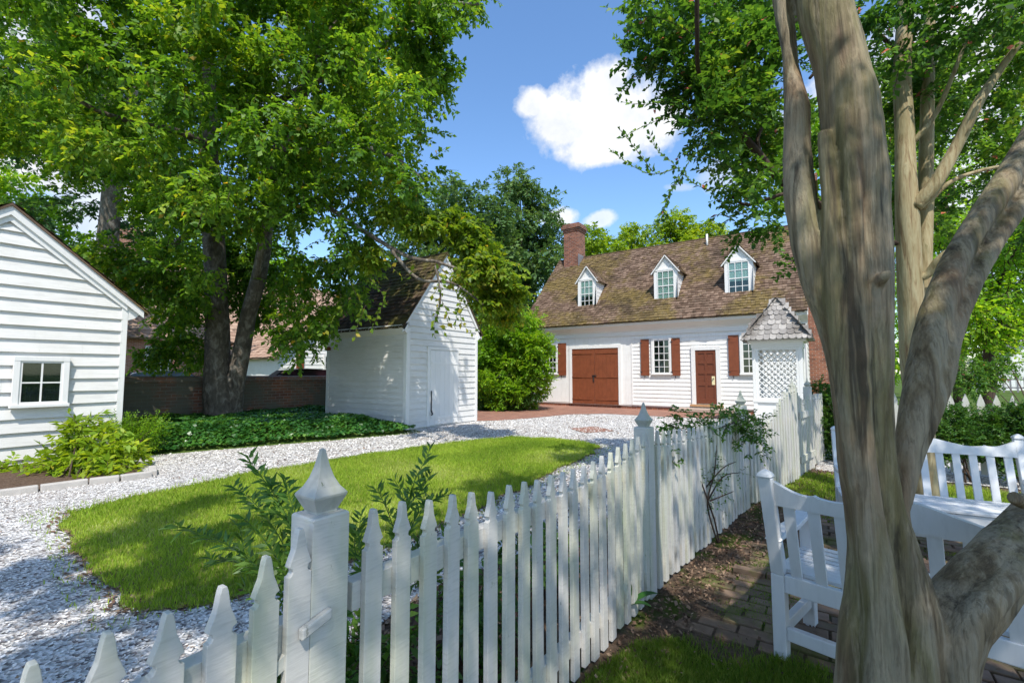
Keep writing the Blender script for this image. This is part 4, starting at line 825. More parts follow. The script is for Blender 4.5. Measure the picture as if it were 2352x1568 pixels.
# ---------------- foliage tools
def unit(a): return a/np.maximum(np.linalg.norm(a,axis=-1,keepdims=True),1e-6)
def sprays(cl,ntw,m,Lt,size,droop=.3,upn=.7,spread=.35,flat=1.,outw=.5,ctr=None,asp=.55,fill=.0):
    'cl (N,6) clumps: centre + radii; ntw twigs each carrying m leaves -> quads (ntw*m,4,3), twig ends'
    cl=np.array(cl,float); wgt=(cl[:,3]*cl[:,4]*cl[:,5])**(2/3); k=rng.choice(len(cl),ntw,p=wgt/wgt.sum())
    d=unit(rng.normal(size=(ntw,3))); rad=rng.uniform(fill,1,ntw)**.5
    o=cl[k,:3]+d*rad[:,None]*cl[k,3:]
    if ctr is not None: out=unit(o-np.array(ctr))
    else: out=d
    td=unit(d*outw+out*outw*.6+rng.normal(size=(ntw,3))*.55+np.array([0,0,-droop])); L=Lt*rng.uniform(.5,1.2,ntw)
    sd=unit(np.cross(td,unit(np.array([0,0,1.])+rng.normal(size=(ntw,3))*.4))); up=unit(np.cross(sd,td))
    t=(np.arange(m)+.5)/m; s=np.where(np.arange(m)%2==0,1.,-1.)
    base=o[:,None]+td[:,None]*(L[:,None,None]*t[None,:,None]); base=base-np.array([0,0,1])*(droop*.35*L[:,None,None]*(t**2)[None,:,None])
    ld=unit(td[:,None]*.55+sd[:,None]*s[None,:,None]*.9+rng.normal(size=(ntw,m,3))*spread+np.array([0,0,-droop*.6]))
    nr=unit(up[:,None]*1.+np.array([0,0,upn])+rng.normal(size=(ntw,m,3))*.45); wd=unit(np.cross(nr,ld)); nr=np.cross(ld,wd)
    sz=size*rng.uniform(.65,1.25,(ntw,m,1)); tip=base+ld*sz; mid=base+ld*sz*.45
    h=sz*asp*.5; lf=mid+wd*h-nr*h*.35*0+nr*h*.35; rt=mid-wd*h+nr*h*.35; tip=tip-nr*sz*.12
    return np.stack([base,lf,tip,rt],2).reshape(-1,4,3), o, o+td*L[:,None]
def twig_quads(a,b,w):
    d=unit(b-a); s=unit(np.cross(d,rng.normal(size=d.shape)))*w; u=unit(np.cross(d,s))*w
    q1=np.stack([a-s,a+s,b+s*.4,b-s*.4],1); q2=np.stack([a-u,a+u,b+u*.4,b-u*.4],1); return np.concatenate([q1,q2])
def crown(parent,name,cl,ntw,m,Lt,size,mat,tw=None,twmat='bark_brown',rb=None,**k):
    q,a,b=sprays(cl,ntw,m,Lt,size,**k); rr=rng.random(len(q))
    # clumps differ a little in hue: older and younger shoots
    n=np.array([mnoise.noise(V(p)*.55)+.6*mnoise.noise(V(p)*1.9) for p in q[::m,0]]).repeat(m)[:len(q)]; rr=np.clip(rr*.72+.10+n*.38,0,.93); rr[rng.random(len(rr))<.007]=1.
    if rb is not None: rr=np.clip(rr+rb,0,1)
    o=npmesh(name,q,4,M[mat],parent,rr)
    if tw: npmesh('twigs',twig_quads(a,b,tw),4,M[twmat],parent)
    return o
def C(px,py,d,rx,ry,rd=None):
    p=P(px,py,d); s=d/FPX; rx*=s; ry*=s; rd=rd if rd is not None else (rx+ry)/2; r=(rx+rd)/2
    return (p.x,p.y,p.z,r,r,ry)
def limb(mb,pts,r0,r1,n=8,sub=4):
    c=spline(pts,sub); mb.tube(c,[r0+(r1-r0)*i/(len(c)-1) for i in range(len(c))],n,wob=.15)
def fillpoly(poly,step,dlo,dhi,r,skip=(),rv=.5,dfn=None,keep=1.):
    out=[]; xs=[p[0] for p in poly]; ys=[p[1] for p in poly]; y=min(ys)
    while y<max(ys):
        x=min(xs)
        while x<max(xs):
            px=x+random.uniform(-.5,.5)*step; py=y+random.uniform(-.5,.5)*step
            if inpoly(np.array([px]),np.array([py]),poly)[0] and random.random()<keep and not any(((px-a)/c)**2+((py-b)/d_)**2<1 for a,b,c,d_ in skip):
                lo,hi=(dlo,dhi) if dfn is None else dfn(px,py); d=random.uniform(lo,hi); rr=r*random.uniform(1-rv,1+rv); out.append(C(px,py,d,rr,rr*.75))
            x+=step
        y+=step
    return out
# crown of the foreground tree: overhead and behind the eye, it shades the fence and the benches
def G(px,py): r=P(px,py,1)-V((0,0,EYE)); return (r*(-EYE/r.z)).xy
def scr(p): d=V(p)-V((0,0,EYE)); f=d.dot(Fw); return (CX+FPX*d.dot(Rt)/f,CY-FPX*d.dot(Up)/f) if f>.2 else (9e9,0)
def unseen(c,m=.9):
    for dx in (-m,0,m):
        for dy in (-m,0,m):
            x_,y_=scr((c[0]+dx,c[1]+dy,c[2]-.45))
            if -40<x_<2392 and -40<y_<1600: return False
    return True
cl=[]
while len(cl)<92:
    c=(random.uniform(-.9,3.9),random.uniform(-2.9,3.9),random.uniform(4.4,6.0),.55,.55,.33)
    if unseen(c): cl.append(c)
crown(tr,'crown',cl,6000,12,.30,.066,'leaf_crape',.003,droop=.15)
cl=[]  # unseen leaf clumps added along the sun line to shade spots of lawn and gravel
for px_,py_,rr_ in ((300,1235,.24),(390,1185,.22),(480,1155,.18),(360,1310,.22),(440,1240,.22),(560,1215,.2),(430,1385,.2),(560,1390,.2),(700,1400,.2),(860,1038,.25),(930,1034,.2),(1110,1120,.2),(1190,1112,.2),(1270,1098,.2),(1150,1155,.18),(30,1330,.25),(150,1370,.16),(60,1540,.2),(180,1560,.15),(-200,1300,.4)):
    g_=G(px_,py_); z_=random.uniform(4.9,5.5)
    c=(g_.x+z_*S.x/S.z,g_.y+z_*S.y/S.z,z_,rr_*.8,rr_*.8,.18)
    for _ in range(1+int(rr_>.24)):
        if unseen(c,.5): cl.append(c)
crown(tr,'crown',cl,1900,11,.26,.07,'leaf_crape',.003,droop=.1)
mb=MB(); q=P(1800,-480,2.0); limb(mb,[q,q+V((-.3,-.3,.9)),q+V((-1.4,-1.0,1.8)),(-2.3,-1.5,5.2)],.05,.015); q=P(1840,-480,1.9); limb(mb,[q,q+V((.1,-.5,1.0)),(.2,-1.2,4.9),(.8,-2.6,5.4)],.07,.02)
limb(mb,[P(2540,80,2.1),P(2600,-100,2.3)+V((0,0,.2)),(2.4,.6,4.2),(3.4,0,5.2)],.07,.02); limb(mb,[P(2550,1040,1.75),(2.3,1.8,1.9),(2.9,1.2,3.2),(3.4,.2,4.8)],.09,.02); mb.build('limb',M['crape'],tr,True)
# ---------------- second crape myrtle (middle right)
t2=thing('crape_myrtle','slender pale barked crape myrtle with two upright stems behind the benches','tree',(.9,6.6,0))
mb=MB()
stem(mb,[(2080,-420,12,6.0),(2078,-200,17,5.6),(2080,0,20,5.3),(2072,160,22,5.2),(2078,300,24,5.1),(2082,460,28,5.0),(2090,640,32,5.0),(2096,800,32,5.0),(2110,950,34,5.0),(2122,1100,36,5.0),(2128,1180,42,5.0)],10)
stem(mb,[(2150,-300,10,6.0),(2140,-60,14,5.6),(2132,150,16,5.4),(2128,330,18,5.3),(2126,470,20,5.2),(2122,600,20,5.1),(2112,760,22,5.05),(2110,900,26,5.0)],10)
stem(mb,[(2100,475,22,4.95),(2150,420,20,4.85),(2200,330,17,4.8),(2245,240,15,4.7),(2290,170,12,4.7),(2350,90,10,4.6),(2430,0,8,4.6)],8)
stem(mb,[(2095,330,8,5.05),(2120,300,8,5.0),(2150,260,7,5.0),(2190,170,6,4.9),(2230,60,5,4.8)],8)
stem(mb,[(2120,480,7,5.1),(2180,420,7,5.0),(2260,390,6,5.0),(2352,375,5,5.0)],6)
stem(mb,[(2098,640,14,4.95),(2130,630,13,4.9),(2160,590,9,4.8),(2230,540,7,4.7),(2330,470,6,4.6)],8)
mb.build('trunk',M['crape2'],t2,True); mb=MB()
stem(mb,[(2060,560,7,5.0),(1930,500,8,5.0),(1800,420,10,5.0),(1740,350,10,5.0),(1690,290,8,5.0),(1640,220,6,5.0)],8)
stem(mb,[(1745,355,6,5.0),(1740,320,5,5.0),(1752,290,4,5.0)],6); stem(mb,[(1900,480,6,5.0),(1830,440,5,4.9),(1720,470,4,4.9),(1680,450,3,4.9)],6)
stem(mb,[(1640,230,4,5.0),(1606,170,5,4.7),(1601,80,5.5,4.4),(1601,-60,6,4.2)],6)
stem(mb,[(2090,150,6,5.2),(1990,60,6,5.2),(1930,100,5,5.2),(1860,180,4,5.1)],6)
mb.build('limb',M['bark_brown'],t2,True)
cpoly=[(1425,-60),(1410,60),(1430,150),(1470,250),(1560,330),(1640,420),(1660,500),(1760,540),(1800,560),(1800,-60)]
cl=fillpoly([(1600,-80),(1560,60),(1580,200),(1640,320),(1680,400),(1790,470),(1800,-80)],52,4.4,6.0,44)
cl+=fillpoly([(1440,-60),(1440,50),(1600,60),(1600,-60)],42,4.4,5.4,30)
cl+=[C(1455,95,4.8,38,20),C(1500,100,4.8,40,24),C(1545,120,4.9,40,30),C(1580,160,4.9,40,34),C(1600,220,5,42,34),C(1560,200,5,26,20)]
cl+=[C(1445,132,4.9,20,16),C(1475,160,4.9,30,14),C(1530,175,4.9,30,22),C(1690,470,5.2,34,24),C(1710,520,5.2,44,26),C(1770,520,5.2,40,30),C(1830,600,5.2,16,26),C(1880,300,6,30,60),C(1680,400,5.2,26,18),C(1820,110,5.2,40,50),C(1770,80,5,60,50)]
cl+=[C(x,y,random.uniform(4.6,5.6),34,30) for x,y in ((1780,60),(1720,120),(1680,180),(1740,200),(1770,280),(1700,260),(1640,180),(1660,90),(1750,350),(1780,420),(1720,420))]
c2=fillpoly([(1985,-60),(2000,150),(2060,480),(2120,560),(2200,560),(2420,560),(2420,-60)],62,0,0,50,dfn=lambda x,y:(4.4,6.5) if y<130 else (5.5,7.6),skip=((2150,350,44,60),(2230,130,30,30),(2060,400,20,60)),keep=.8)
crown(t2,'crown',cl,1450,13,.26,.075,'leaf_crape',.0026,droop=.05,outw=.8,asp=.62)
crown(t2,'crown',c2,2200,13,.28,.072,'leaf_crape',.0026,droop=.12,asp=.62)
def twigrun(mat,parent,runs,size,sp,asp=.6,w=.0022,name='spray',rise=.3,rb=0,twm='bark_brown',jit=.25):
    qs=[]; mb=MB()
    for pts,dd in runs:
        c=spline([P(p[0],p[1],(p[2] if len(p)>2 else dd)) for p in pts],8); mb.tube(c,[w*(1.2-.8*i/len(c)) for i in range(len(c))],4)
        acc=0; s=1
        for i in range(len(c)-1):
            a,b=np.array(c[i]),np.array(c[i+1]); L=np.linalg.norm(b-a); acc+=L
            d=(b-a)/max(L,1e-6)
            while acc>sp:
                acc-=sp; s=-s; side=np.cross(d,[0,0,1.]+rng.normal(size=3)*.35); side/=np.linalg.norm(side)+1e-6; nr=np.cross(side,d)
                ld=d*.6+side*s*.85+nr*rise+rng.normal(size=3)*jit; ld/=np.linalg.norm(ld); wd=np.cross(nr+rng.normal(size=3)*.3,ld); wd/=np.linalg.norm(wd)+1e-6; n2=np.cross(ld,wd)
                z=size*random.uniform(.65,1.2); h=z*asp*.5; o=a+rng.normal(size=3)*.003
                qs.append([o,o+ld*z*.45+wd*h+n2*h*.3,o+ld*z-n2*z*.12,o+ld*z*.45-wd*h+n2*h*.3])
    st=mb.build('twigs',M[twm],parent,True); o=npmesh(name,np.array(qs),4,M[mat],parent,np.clip(rng.random(len(qs))+rb,0,1)); return o
twigrun('leaf_crape',t2,[([(1640,440),(1600,425),(1570,400),(1540,370),(1515,350),(1500,330),(1490,300)],4.7),([(1560,385),(1500,400),(1450,380),(1415,355),(1403,345)],4.7),([(1500,395),(1450,330),(1425,300),(1420,290)],4.7),([(1600,300),(1540,270),(1480,290),(1440,310),(1425,320)],4.8),([(1600,260),(1540,235),(1480,240),(1430,235)],4.8),
 ([(1640,330),(1590,360),(1560,420),(1545,430),(1520,500),(1500,535)],4.7),([(1560,400),(1540,440),(1525,480),(1530,510)],4.7),([(1650,200),(1560,130),(1480,110),(1430,100),(1408,80)],4.8),([(1640,180),(1560,170),(1480,150),(1430,150)],4.8),([(1700,400),(1650,370),(1600,360),(1570,350)],4.8),([(1620,100),(1560,60),(1500,40),(1450,45),(1420,60)],4.5),([(1700,480),(1660,520),(1650,540)],5.),([(1600,200),(1540,160),(1500,190),(1480,210)],4.9),([(1720,500),(1650,460),(1640,440)],5.)],.060,.018,.62,.003,'crown',.2)
# ---------------- big shade tree
bt=thing('shade_tree','big shade tree with a twin grey trunk growing from the ivy bed','tree',(-12.8,5.6,.25))
mb=MB()
def stemz(mb,pts,n=14): stem(mb,pts,n,5)
stemz(mb,[(420,-260,14.1,11.5),(455,-60,19.7,11.6),(470,120,21.1,11.7),(480,300,22.5,11.8),(482,440,25.3,11.9),(492,560,26.8,11.9),(497,680,28.2,11.9),(500,800,31.0,11.9),(500,880,35.2,11.9),(505,940,39.4,11.9),(508,985,45.1,11.9)])
stemz(mb,[(610,430,12.4,11.0),(612,520,15.7,11.3),(598,620,18.0,11.6),(572,720,19.1,11.8),(556,800,21.4,11.9),(540,880,23.7,11.95),(532,940,27.0,12.0),(528,985,31.5,12.0)])
stemz(mb,[(472,180,24,11.8),(440,110,22,11.6),(400,40,20,11.3),(370,-60,16,11)],10)
stemz(mb,[(610,450,18,11.0),(640,350,16,10.6),(690,230,13,10.2),(760,80,10,9.8),(840,-60,8,9.5)],8)
stemz(mb,[(590,640,10,11.2),(620,480,10,10.6),(660,462,9,10.3),(710,458,8,10.),(760,480,6,9.8),(850,540,5,9.4),(940,590,5,9.1),(1000,600,4,8.9)],8)
stemz(mb,[(900,575,5,9.2),(960,640,4,9.0),(1040,650,3,8.8),(1110,700,2,8.7)],6); stemz(mb,[(1000,600,4,8.9),(1060,620,3,8.8),(1120,640,2,8.8)],6)
stemz(mb,[(1000,610,3,8.9),(1012,680,2.5,8.7),(1000,740,2,8.6)],5)
stemz(mb,[(490,520,10,11.6),(430,540,9,11.2),(360,590,7,10.8),(310,620,5,10.5)],6); stemz(mb,[(480,330,12,11.6),(400,300,10,11),(300,280,8,10.2),(180,230,6,9.5),(80,120,5,9)],8)
stemz(mb,[(560,280,8,11),(700,200,9,10),(860,120,7,9.4),(1000,20,5,9),(1100,10,3,8.8)],8); stemz(mb,[(650,360,8,10.4),(780,330,7,9.9),(900,360,5,9.6),(980,420,3,9.4)],6)
mb.build('trunk',M['bark'],bt,True)
sk=((60,70,70,70),(30,45,60,50),(215,420,26,36),(60,385,95,42),(280,500,24,40),(240,560,20,40),(30,440,60,50),(110,430,40,22))
main=[(-60,-120),(1060,-120),(1090,20),(1010,70),(1000,130),(990,200),(950,270),(960,340),(965,400),(935,450),(930,520),(870,560),(700,560),(560,540),(420,560),(330,520),(250,420),(120,330),(-60,330)]
def dfn(px,py):
    if 440<px<535 and py>130 and not (random.random()<(.8 if py<560 else .3)): return (12.2,14.5)
    if 560<px<640 and py>430 and random.random()<.4: return (11.8,13.5)
    return (7.8,13.5)
cl=fillpoly(main,62,0,0,58,skip=sk,dfn=dfn,keep=.96)
cl+=fillpoly([(200,560),(430,560),(700,560),(870,560),(860,640),(850,720),(840,760),(740,740),(640,790),(600,760),(560,700),(400,700),(250,640)],52,0,0,42,dfn=lambda x,y:(12.3,13.6) if (450<x<545 or 545<x<620) and random.random()<.6 else (9.5,12.8),keep=.92)
cl+=fillpoly([(290,640),(460,660),(455,860),(300,860)],46,11.5,13.,36,keep=.66)
cl+=fillpoly([(590,700),(750,720),(760,850),(640,790),(600,770)],42,10.5,12.5,28,keep=.75)
cl+=[C(1080,20,9,34,20),C(1010,120,9.2,30,34),C(1008,180,9.2,24,30),C(1000,225,9.2,14,20),C(965,300,9.4,30,26),C(985,390,9.4,22,26),C(960,440,9.4,26,24)]
crown(bt,'crown',cl,11500,13,.42,.122,'leaf_maple',.005,droop=.45,ctr=(-10,6.5,5),asp=.62)
cl=fillpoly([(880,480),(960,470),(1010,470),(1090,500),(1120,560),(1180,620),(1200,690),(1140,720),(1095,680),(1060,580),(1020,540),(960,530),(900,530)],40,8.7,10.4,30,keep=.95)
cl+=[C(900,480,9.6,36,22),C(960,490,9.4,36,20),C(1060,520,9.3,34,26),C(1160,660,9.2,34,40),C(1120,600,9.3,36,34),C(1080,540,9.4,40,30),C(1110,690,9.2,30,30),C(1070,610,9.2,20,34),C(950,520,9.2,30,18),C(840,580,9.5,30,24)]
crown(bt,'crown',cl,1050,12,.34,.115,'leaf_yellow',.004,droop=.5,ctr=(-10,6.5,5),asp=.62)
twigrun('leaf_yellow',bt,[([(1000,600),(1030,640),(1055,690),(1060,740),(1090,770)],8.6),([(1040,620),(1080,660),(1110,720),(1095,760)],8.6),([(1005,620),(1015,660),(1000,720),(998,775)],8.5),([(1010,650),(1000,670),(990,680)],8.5),([(1015,690),(1030,730),(1020,765)],8.5),([(1060,690),(1050,720),(1045,755)],8.5),([(850,640),(880,680),(870,720),(850,760)],9.2),([(800,640),(830,700),(850,740)],9.3),([(870,560),(890,600),(930,640),(945,620)],9.0),([(790,700),(760,740),(740,770)],9.6),([(700,700),(690,760),(700,790)],9.8),([(840,700),(820,750),(815,775)],9.2)],.12,.045,.62,.005,'crown',.0,0)
# ---------------- tree behind, left
b2=thing('shade_tree','dark tree with a thick forked trunk behind the left shed','tree',tuple(P(255,900,19).xy)+(0,))
mb=MB(); stem(mb,[(250,150,20,18),(262,240,28,18.4),(266,310,30,18.6),(262,400,26,18.8),(252,500,26,19),(246,600,28,19),(250,750,30,19),(250,930,36,19)],12); stem(mb,[(275,330,16,18.6),(292,270,13,18.4),(310,200,10,18.2)],8); stem(mb,[(255,330,12,18.6),(235,280,10,18.4),(190,240,8,18.2)],8); mb.build('trunk',M['bark'],b2,True)
cl=fillpoly([(-60,140),(200,100),(330,160),(420,400),(400,600),(300,650),(240,600),(190,520),(150,430),(90,400),(60,480),(120,520),(110,600),(40,560),(40,300),(-60,320)],60,17,23,54,skip=((215,420,28,30),(266,480,34,90),(60,385,95,34),(262,330,28,70)),keep=.85)
crown(b2,'crown',cl,1500,12,.8,.24,'leaf_dark',.01,droop=.3)
def bgtree(name,label,base,d,th,cl,ntw,mat,leaf,Lt=.9,m=12,group=None,trunk='bark_brown',**k):
    p=P(base[0],857,d); t=thing(name,label,'tree',(p.x,p.y,0),group); mb=MB(); top=max(c[2] for c in cl); c0=cl[0]
    limb(mb,[(p.x,p.y,-.1),(p.x+.1,p.y,top*.4),(p.x-.15,p.y+.1,top*.72)],th,th*.45,10)
    for c in random.sample(cl,min(len(cl),7)): limb(mb,[(p.x,p.y,top*random.uniform(.3,.6)),((p.x+c[0])/2,(p.y+c[1])/2,(c[2]+top*.45)/2),(c[0],c[1],c[2])],th*.4,.02,6)
    mb.build('trunk',M[trunk],t,True); crown(t,'crown',cl,ntw,m,Lt,leaf,mat,.012,**k); return t
G='trees growing behind the yard'
bgtree('broadleaf_tree','rounded mid green tree rising behind the small middle shed',(1030,),27,.35,fillpoly([(960,450),(1010,425),(1065,428),(1110,450),(1150,500),(1150,640),(1130,880),(960,880),(900,600),(920,500)],34,25,29,34),2900,'leaf_blue',.26,.8,group=G)
bgtree('broadleaf_tree','tall dark green tree left of the brick chimney',(1200,),30,.4,fillpoly([(1120,470),(1135,430),(1185,420),(1225,430),(1255,480),(1290,520),(1285,600),(1240,680),(1230,880),(1110,880),(1100,600),(1100,500)],34,28,33,34),2800,'leaf_blue',.27,.85,group=G)
def lime(label,px,d,poly,n=700): return bgtree('broadleaf_tree',label,(px,),d,.3,fillpoly(poly,26,d-3,d+3,26),n,'leaf_lime',.32,.8,10,group='bright trees behind the house roof')
lime('bright green tree just right of the brick chimney top',1375,44,[(1340,540),(1360,520),(1400,520),(1415,560),(1410,640),(1330,640)],600)
lime('bright green tree above the roof between the first and second dormers',1465,46,[(1425,545),(1445,525),(1480,515),(1510,530),(1510,640),(1415,640)],650)
lime('bright green tree above the roof beside the white vent pipe',1560,44,[(1510,525),(1540,505),(1590,508),(1610,530),(1610,620),(1510,630)],700)
lime('bright green tree above the roof behind the third dormer',1640,45,[(1605,530),(1630,512),(1660,535),(1720,600),(1610,610)],600)
bgtree('broadleaf_tree','bright green tree rising directly behind the left shed roof',(60,),24,.3,fillpoly([(-80,400),(0,390),(60,430),(120,460),(170,540),(250,640),(300,700),(-80,700)],40,22,26,38),1100,'leaf_bright',.28,.8,group=G)
bgtree('broadleaf_tree','leafy tree rising behind the long tan roofed brick house',(430,),52,.3,fillpoly([(300,560),(420,520),(700,560),(760,640),(700,760),(520,760),(330,760)],40,48,56,40),1100,'leaf_bright',.45,1.2,group=G)
# right hand side trees
bgtree('broadleaf_tree','yellow green tree behind the right hand picket fence',(2265,),13,.16,fillpoly([(2150,520),(2250,480),(2420,470),(2420,720),(2340,790),(2290,790),(2230,840),(2190,820),(2160,700)],44,11.5,15,42,keep=.9),1500,'leaf_bright',.13,.5,group='trees beyond the right fence',droop=.3)
bgtree('broadleaf_tree','leafy tree filling the right background behind the slender crape myrtle stems',(2200,),18,.2,fillpoly([(2000,300),(2200,260),(2440,240),(2440,620),(2150,640),(2100,860),(2060,860),(2040,600)],60,16,22,56,keep=.6),1000,'leaf_bright',.18,.7,group='trees beyond the right fence')
bgtree('broadleaf_tree','pale green distant tree at the right edge over the white barn',(2340,),44,.3,fillpoly([(2290,740),(2440,700),(2440,850),(2400,840),(2350,800),(2300,820)],30,42,48,34),450,'leaf_blue',.4,1.,group='trees beyond the right fence')
bgtree('broadleaf_tree','green tree showing between the foreground stems behind the house gable',(1990,),30,.3,fillpoly([(1740,300),(1960,200),(2100,250),(2120,860),(1920,860),(1900,520),(1800,420)],64,27,34,60,keep=.8),1300,'leaf_bright',.3,.9,group='trees beyond the right fence')
# ================================================================== SHRUBS
def bush(name,label,cl,n,m,Lt,leaf,mat,base,group=None,stems=6,cat='shrub',tw=.003,**k):
    t=thing(name,label,cat,base,group); mb=MB(); b=V(base)
    for i in range(stems):
        c=V(random.choice(cl)[:3]); limb(mb,[b+V((random.uniform(-.1,.1),random.uniform(-.1,.1),-.02)),(b+c)/2+V((0,0,.1)),c],.014,.004,5)
    mb.build('stem',M['bark_brown'],t,True); crown(t,'foliage',cl,n,m,Lt,leaf,mat,tw,**k); return t
# bright bush beside the house
cl=fillpoly([(1100,740),(1130,700),(1180,705),(1225,740),(1248,790),(1262,840),(1250,900),(1225,930),(1150,935),(1100,920)],26,17.4,19.8,26)
bush('garden_bush','large bright green bush between the middle shed and the garage doors',cl,4600,12,.36,.11,'leaf_bright',(-12.6,16.6,0),tw=.006,droop=.1)
cl=[C(x,y,18.5,26,30) for x,y in ((1110,900),(1150,910),(1190,905),(1225,905),(1130,860),(1210,870))]
bush('garden_bush','dark green shrub skirting the base of the large bright bush',[C(x,y,18.0,24,18) for x,y in ((1110,905),(1145,912),(1185,910),(1215,905))],420,12,.3,.08,'leaf_shrub',(-12.3,15.7,0))
# broad leaf plant by the left shed
cl=[C(200,1075,6.9,62,40),C(250,1050,6.9,52,40),C(160,1060,7.0,48,38),C(210,1020,7.1,50,34),C(190,990,7.2,34,26),C(215,1110,6.6,50,22),C(270,1085,6.7,36,28),C(130,1080,6.9,30,28),C(70,1115,6.9,24,14)]
bush('leafy_shrub','yellow green broad leaved shrub in the flower bed against the left shed',cl,520,9,.30,.135,'leaf_lime',(-8.75,1.9,0),tw=.004,droop=.25,asp=.42)
cl=[C(300,1010,8.0,40,26),C(330,990,8.2,36,20),C(355,985,8.2,26,12),C(285,985,8.1,26,26),C(310,1035,7.9,34,18)]
bush('feathery_shrub','feathery bright green shrub at the right corner of the left shed',cl,420,14,.26,.045,'leaf_bright',(-9.75,2.95,.1),tw=.002,droop=-.1,asp=.35)
cl=[C(12,1075,6.9,20,16),C(60,1100,6.8,22,16),C(35,1140,6.4,12,8)]
bush('small_plant','small yellow green plant in the flower bed at the left edge',cl,60,8,.2,.10,'leaf_lime',(-8.9,.95,0),tw=.003,asp=.45)
# ivy
def ivy():
    n=26000; poly=[(-8.45,8.15),(-8.42,7.75),(-10.0,3.2),(-10.55,3.1),(-10.6,3.4),(-13.5,3.4),(-13.5,9.5),(-12.3,9.5),(-12.3,8.2),(-9,8.2)]
    x,y=inside(poly,n); d=(x-A_[0])*N_[0]+(y-A_[1])*N_[1]; hh=np.array([mnoise.noise(V((p*1.6,q*1.6,0)))+.5*mnoise.noise(V((p*4,q*4,2))) for p,q in zip(x,y)])
    z=Hh(x,y)+(.10+.07*hh+.03)*sm(d/.12+.35)*rng.uniform(.3,1,n)**.4+.01; c=np.stack([x,y,z],-1)
    nr=unit(np.stack([rng.normal(0,.5,n)+.35*np.exp(-d*5),rng.normal(0,.5,n)-.1,np.ones(n)],-1)); ld=unit(np.cross(nr,rng.normal(size=(n,3)))); wd=np.cross(nr,ld); s=rng.uniform(.05,.095,(n,1))
    vv=np.stack([c-ld*s*.45,c-ld*s*.1+wd*s*.5,c+ld*s*.55,c-ld*s*.1-wd*s*.5],1); r=np.clip(rng.random(n)*.7+.1+hh*.5,0,1)
    tag(npmesh('ivy_bed',vv,4,M['leaf_ivy'],None,r),'dark green ivy ground cover round the big tree between the two sheds','ivy',kind='stuff')
ivy()
# hedge and boxwoods on the right
def boxw(label,cl,n,base,mat='leaf_shrub',size=.035,g='clipped shrubs in the garden'): return bush('boxwood_shrub',label,cl,n,12,.12,size,mat,base,g,5,'shrub',.0015,asp=.6,droop=-.1)
boxw('tall dark green hedge shrub at the far end of the long picket fence',[C(1888,900,7.8,24,24),C(1905,940,7.8,32,40),C(1885,980,7.7,20,40),C(1910,1020,7.7,34,40),C(1935,920,7.9,34,40),C(1950,1000,7.8,36,50)],1600,(.28,8.9,0),size=.04)
boxw('round dark boxwood nearest the crape myrtle trunk',[C(2185,965,6.2,34,30),C(2160,1000,6.1,30,34),C(2200,1010,6.1,34,34),C(2140,1040,6.1,34,30)],900,(1.5,8.45,0))
boxw('round green boxwood behind the middle of the facing bench',[C(2255,975,6.3,36,34),C(2240,1020,6.2,38,34),C(2280,1020,6.2,34,34)],900,(2.0,8.5,0))
boxw('loose dark shrub right of the facing bench',[C(2325,960,6.2,34,34),C(2345,1010,6.0,34,44),C(2320,1050,5.9,30,40),C(2380,980,6,40,50)],1000,(2.6,8.1,0))
bush('airy_shrub','airy small leaved shrub leaning over the right picket fence',[C(2215,850,10.5,34,30),C(2255,865,10.5,36,30),C(2290,850,10.4,30,22),C(2230,885,10.4,40,20),C(2320,840,10.4,22,12)],420,12,.25,.06,'leaf_crape',(3.4,13.2,0),None,6)
# leafy arching shrubs just behind the fence
def arching(label,base,runs,size,sp,mat='leaf_shrub'):
    t=thing('arching_shrub',label,'shrub',base,'shrubs planted behind the picket fence'); twigrun(mat,t,runs,size,sp,.26,.0028,'foliage',.35,.3,'leaf_shrub',.18); return t
arching('arching narrow leaved shrub left of the nearest fence post',(-1.45,1.35,0),[
 ([(690,1440,1.85),(690,1330,1.9),(680,1240,1.95),(640,1150,2.05),(590,1080,2.15),(565,1045,2.2)],2),([(690,1340,1.9),(640,1230,2.0),(580,1150,2.1),(530,1115,2.2)],2),([(690,1330,1.9),(690,1220,1.95),(668,1150,2.),(655,1100,2.1)],2),
 ([(680,1400,1.85),(600,1310,1.9),(520,1250,2.0),(450,1225,2.1),(400,1205,2.15)],2),([(690,1380,1.85),(640,1290,1.9),(600,1230,1.95),(560,1190,2.0)],2),([(600,1310,1.9),(540,1290,1.95),(480,1285,2.)],2),([(560,1270,1.95),(555,1230,2.0),(545,1200,2.0)],2),
 ([(700,1450,1.8),(720,1350,1.85),(700,1280,1.9),(660,1200,1.95),(610,1170,2.0)],2),([(640,1160,2.0),(620,1130,2.05),(625,1100,2.1)],2),([(680,1480,1.8),(640,1400,1.85),(590,1370,1.9),(560,1350,1.9)],2)],.066,.008)
arching('upright narrow leaved shrub right of the nearest fence post',(-1.55,1.75,0),[
 ([(930,1400,1.95),(925,1280,2.0),(930,1190,2.1),(950,1110,2.2),(975,1060,2.3),(990,1025,2.35)],2),([(925,1280,2.0),(900,1200,2.1),(880,1150,2.15),(865,1120,2.2)],2),([(930,1250,2.0),(960,1180,2.1),(1000,1145,2.2),(1035,1135,2.25)],2),([(930,1200,2.1),(925,1140,2.15),(905,1100,2.2)],2),([(940,1290,2.0),(980,1210,2.1),(975,1150,2.15),(960,1100,2.2)],2),([(945,1150,2.15),(970,1120,2.2),(990,1090,2.25)],2),
 ([(840,1420,1.8),(835,1300,1.85),(825,1230,1.9),(830,1180,1.95)],2),([(835,1330,1.85),(815,1260,1.9),(818,1210,1.95)],2),([(955,1350,2.0),(950,1280,2.0),(985,1240,2.1)],2),([(1000,1330,2.2),(1010,1260,2.25),(1040,1200,2.3)],2)],.062,.008)
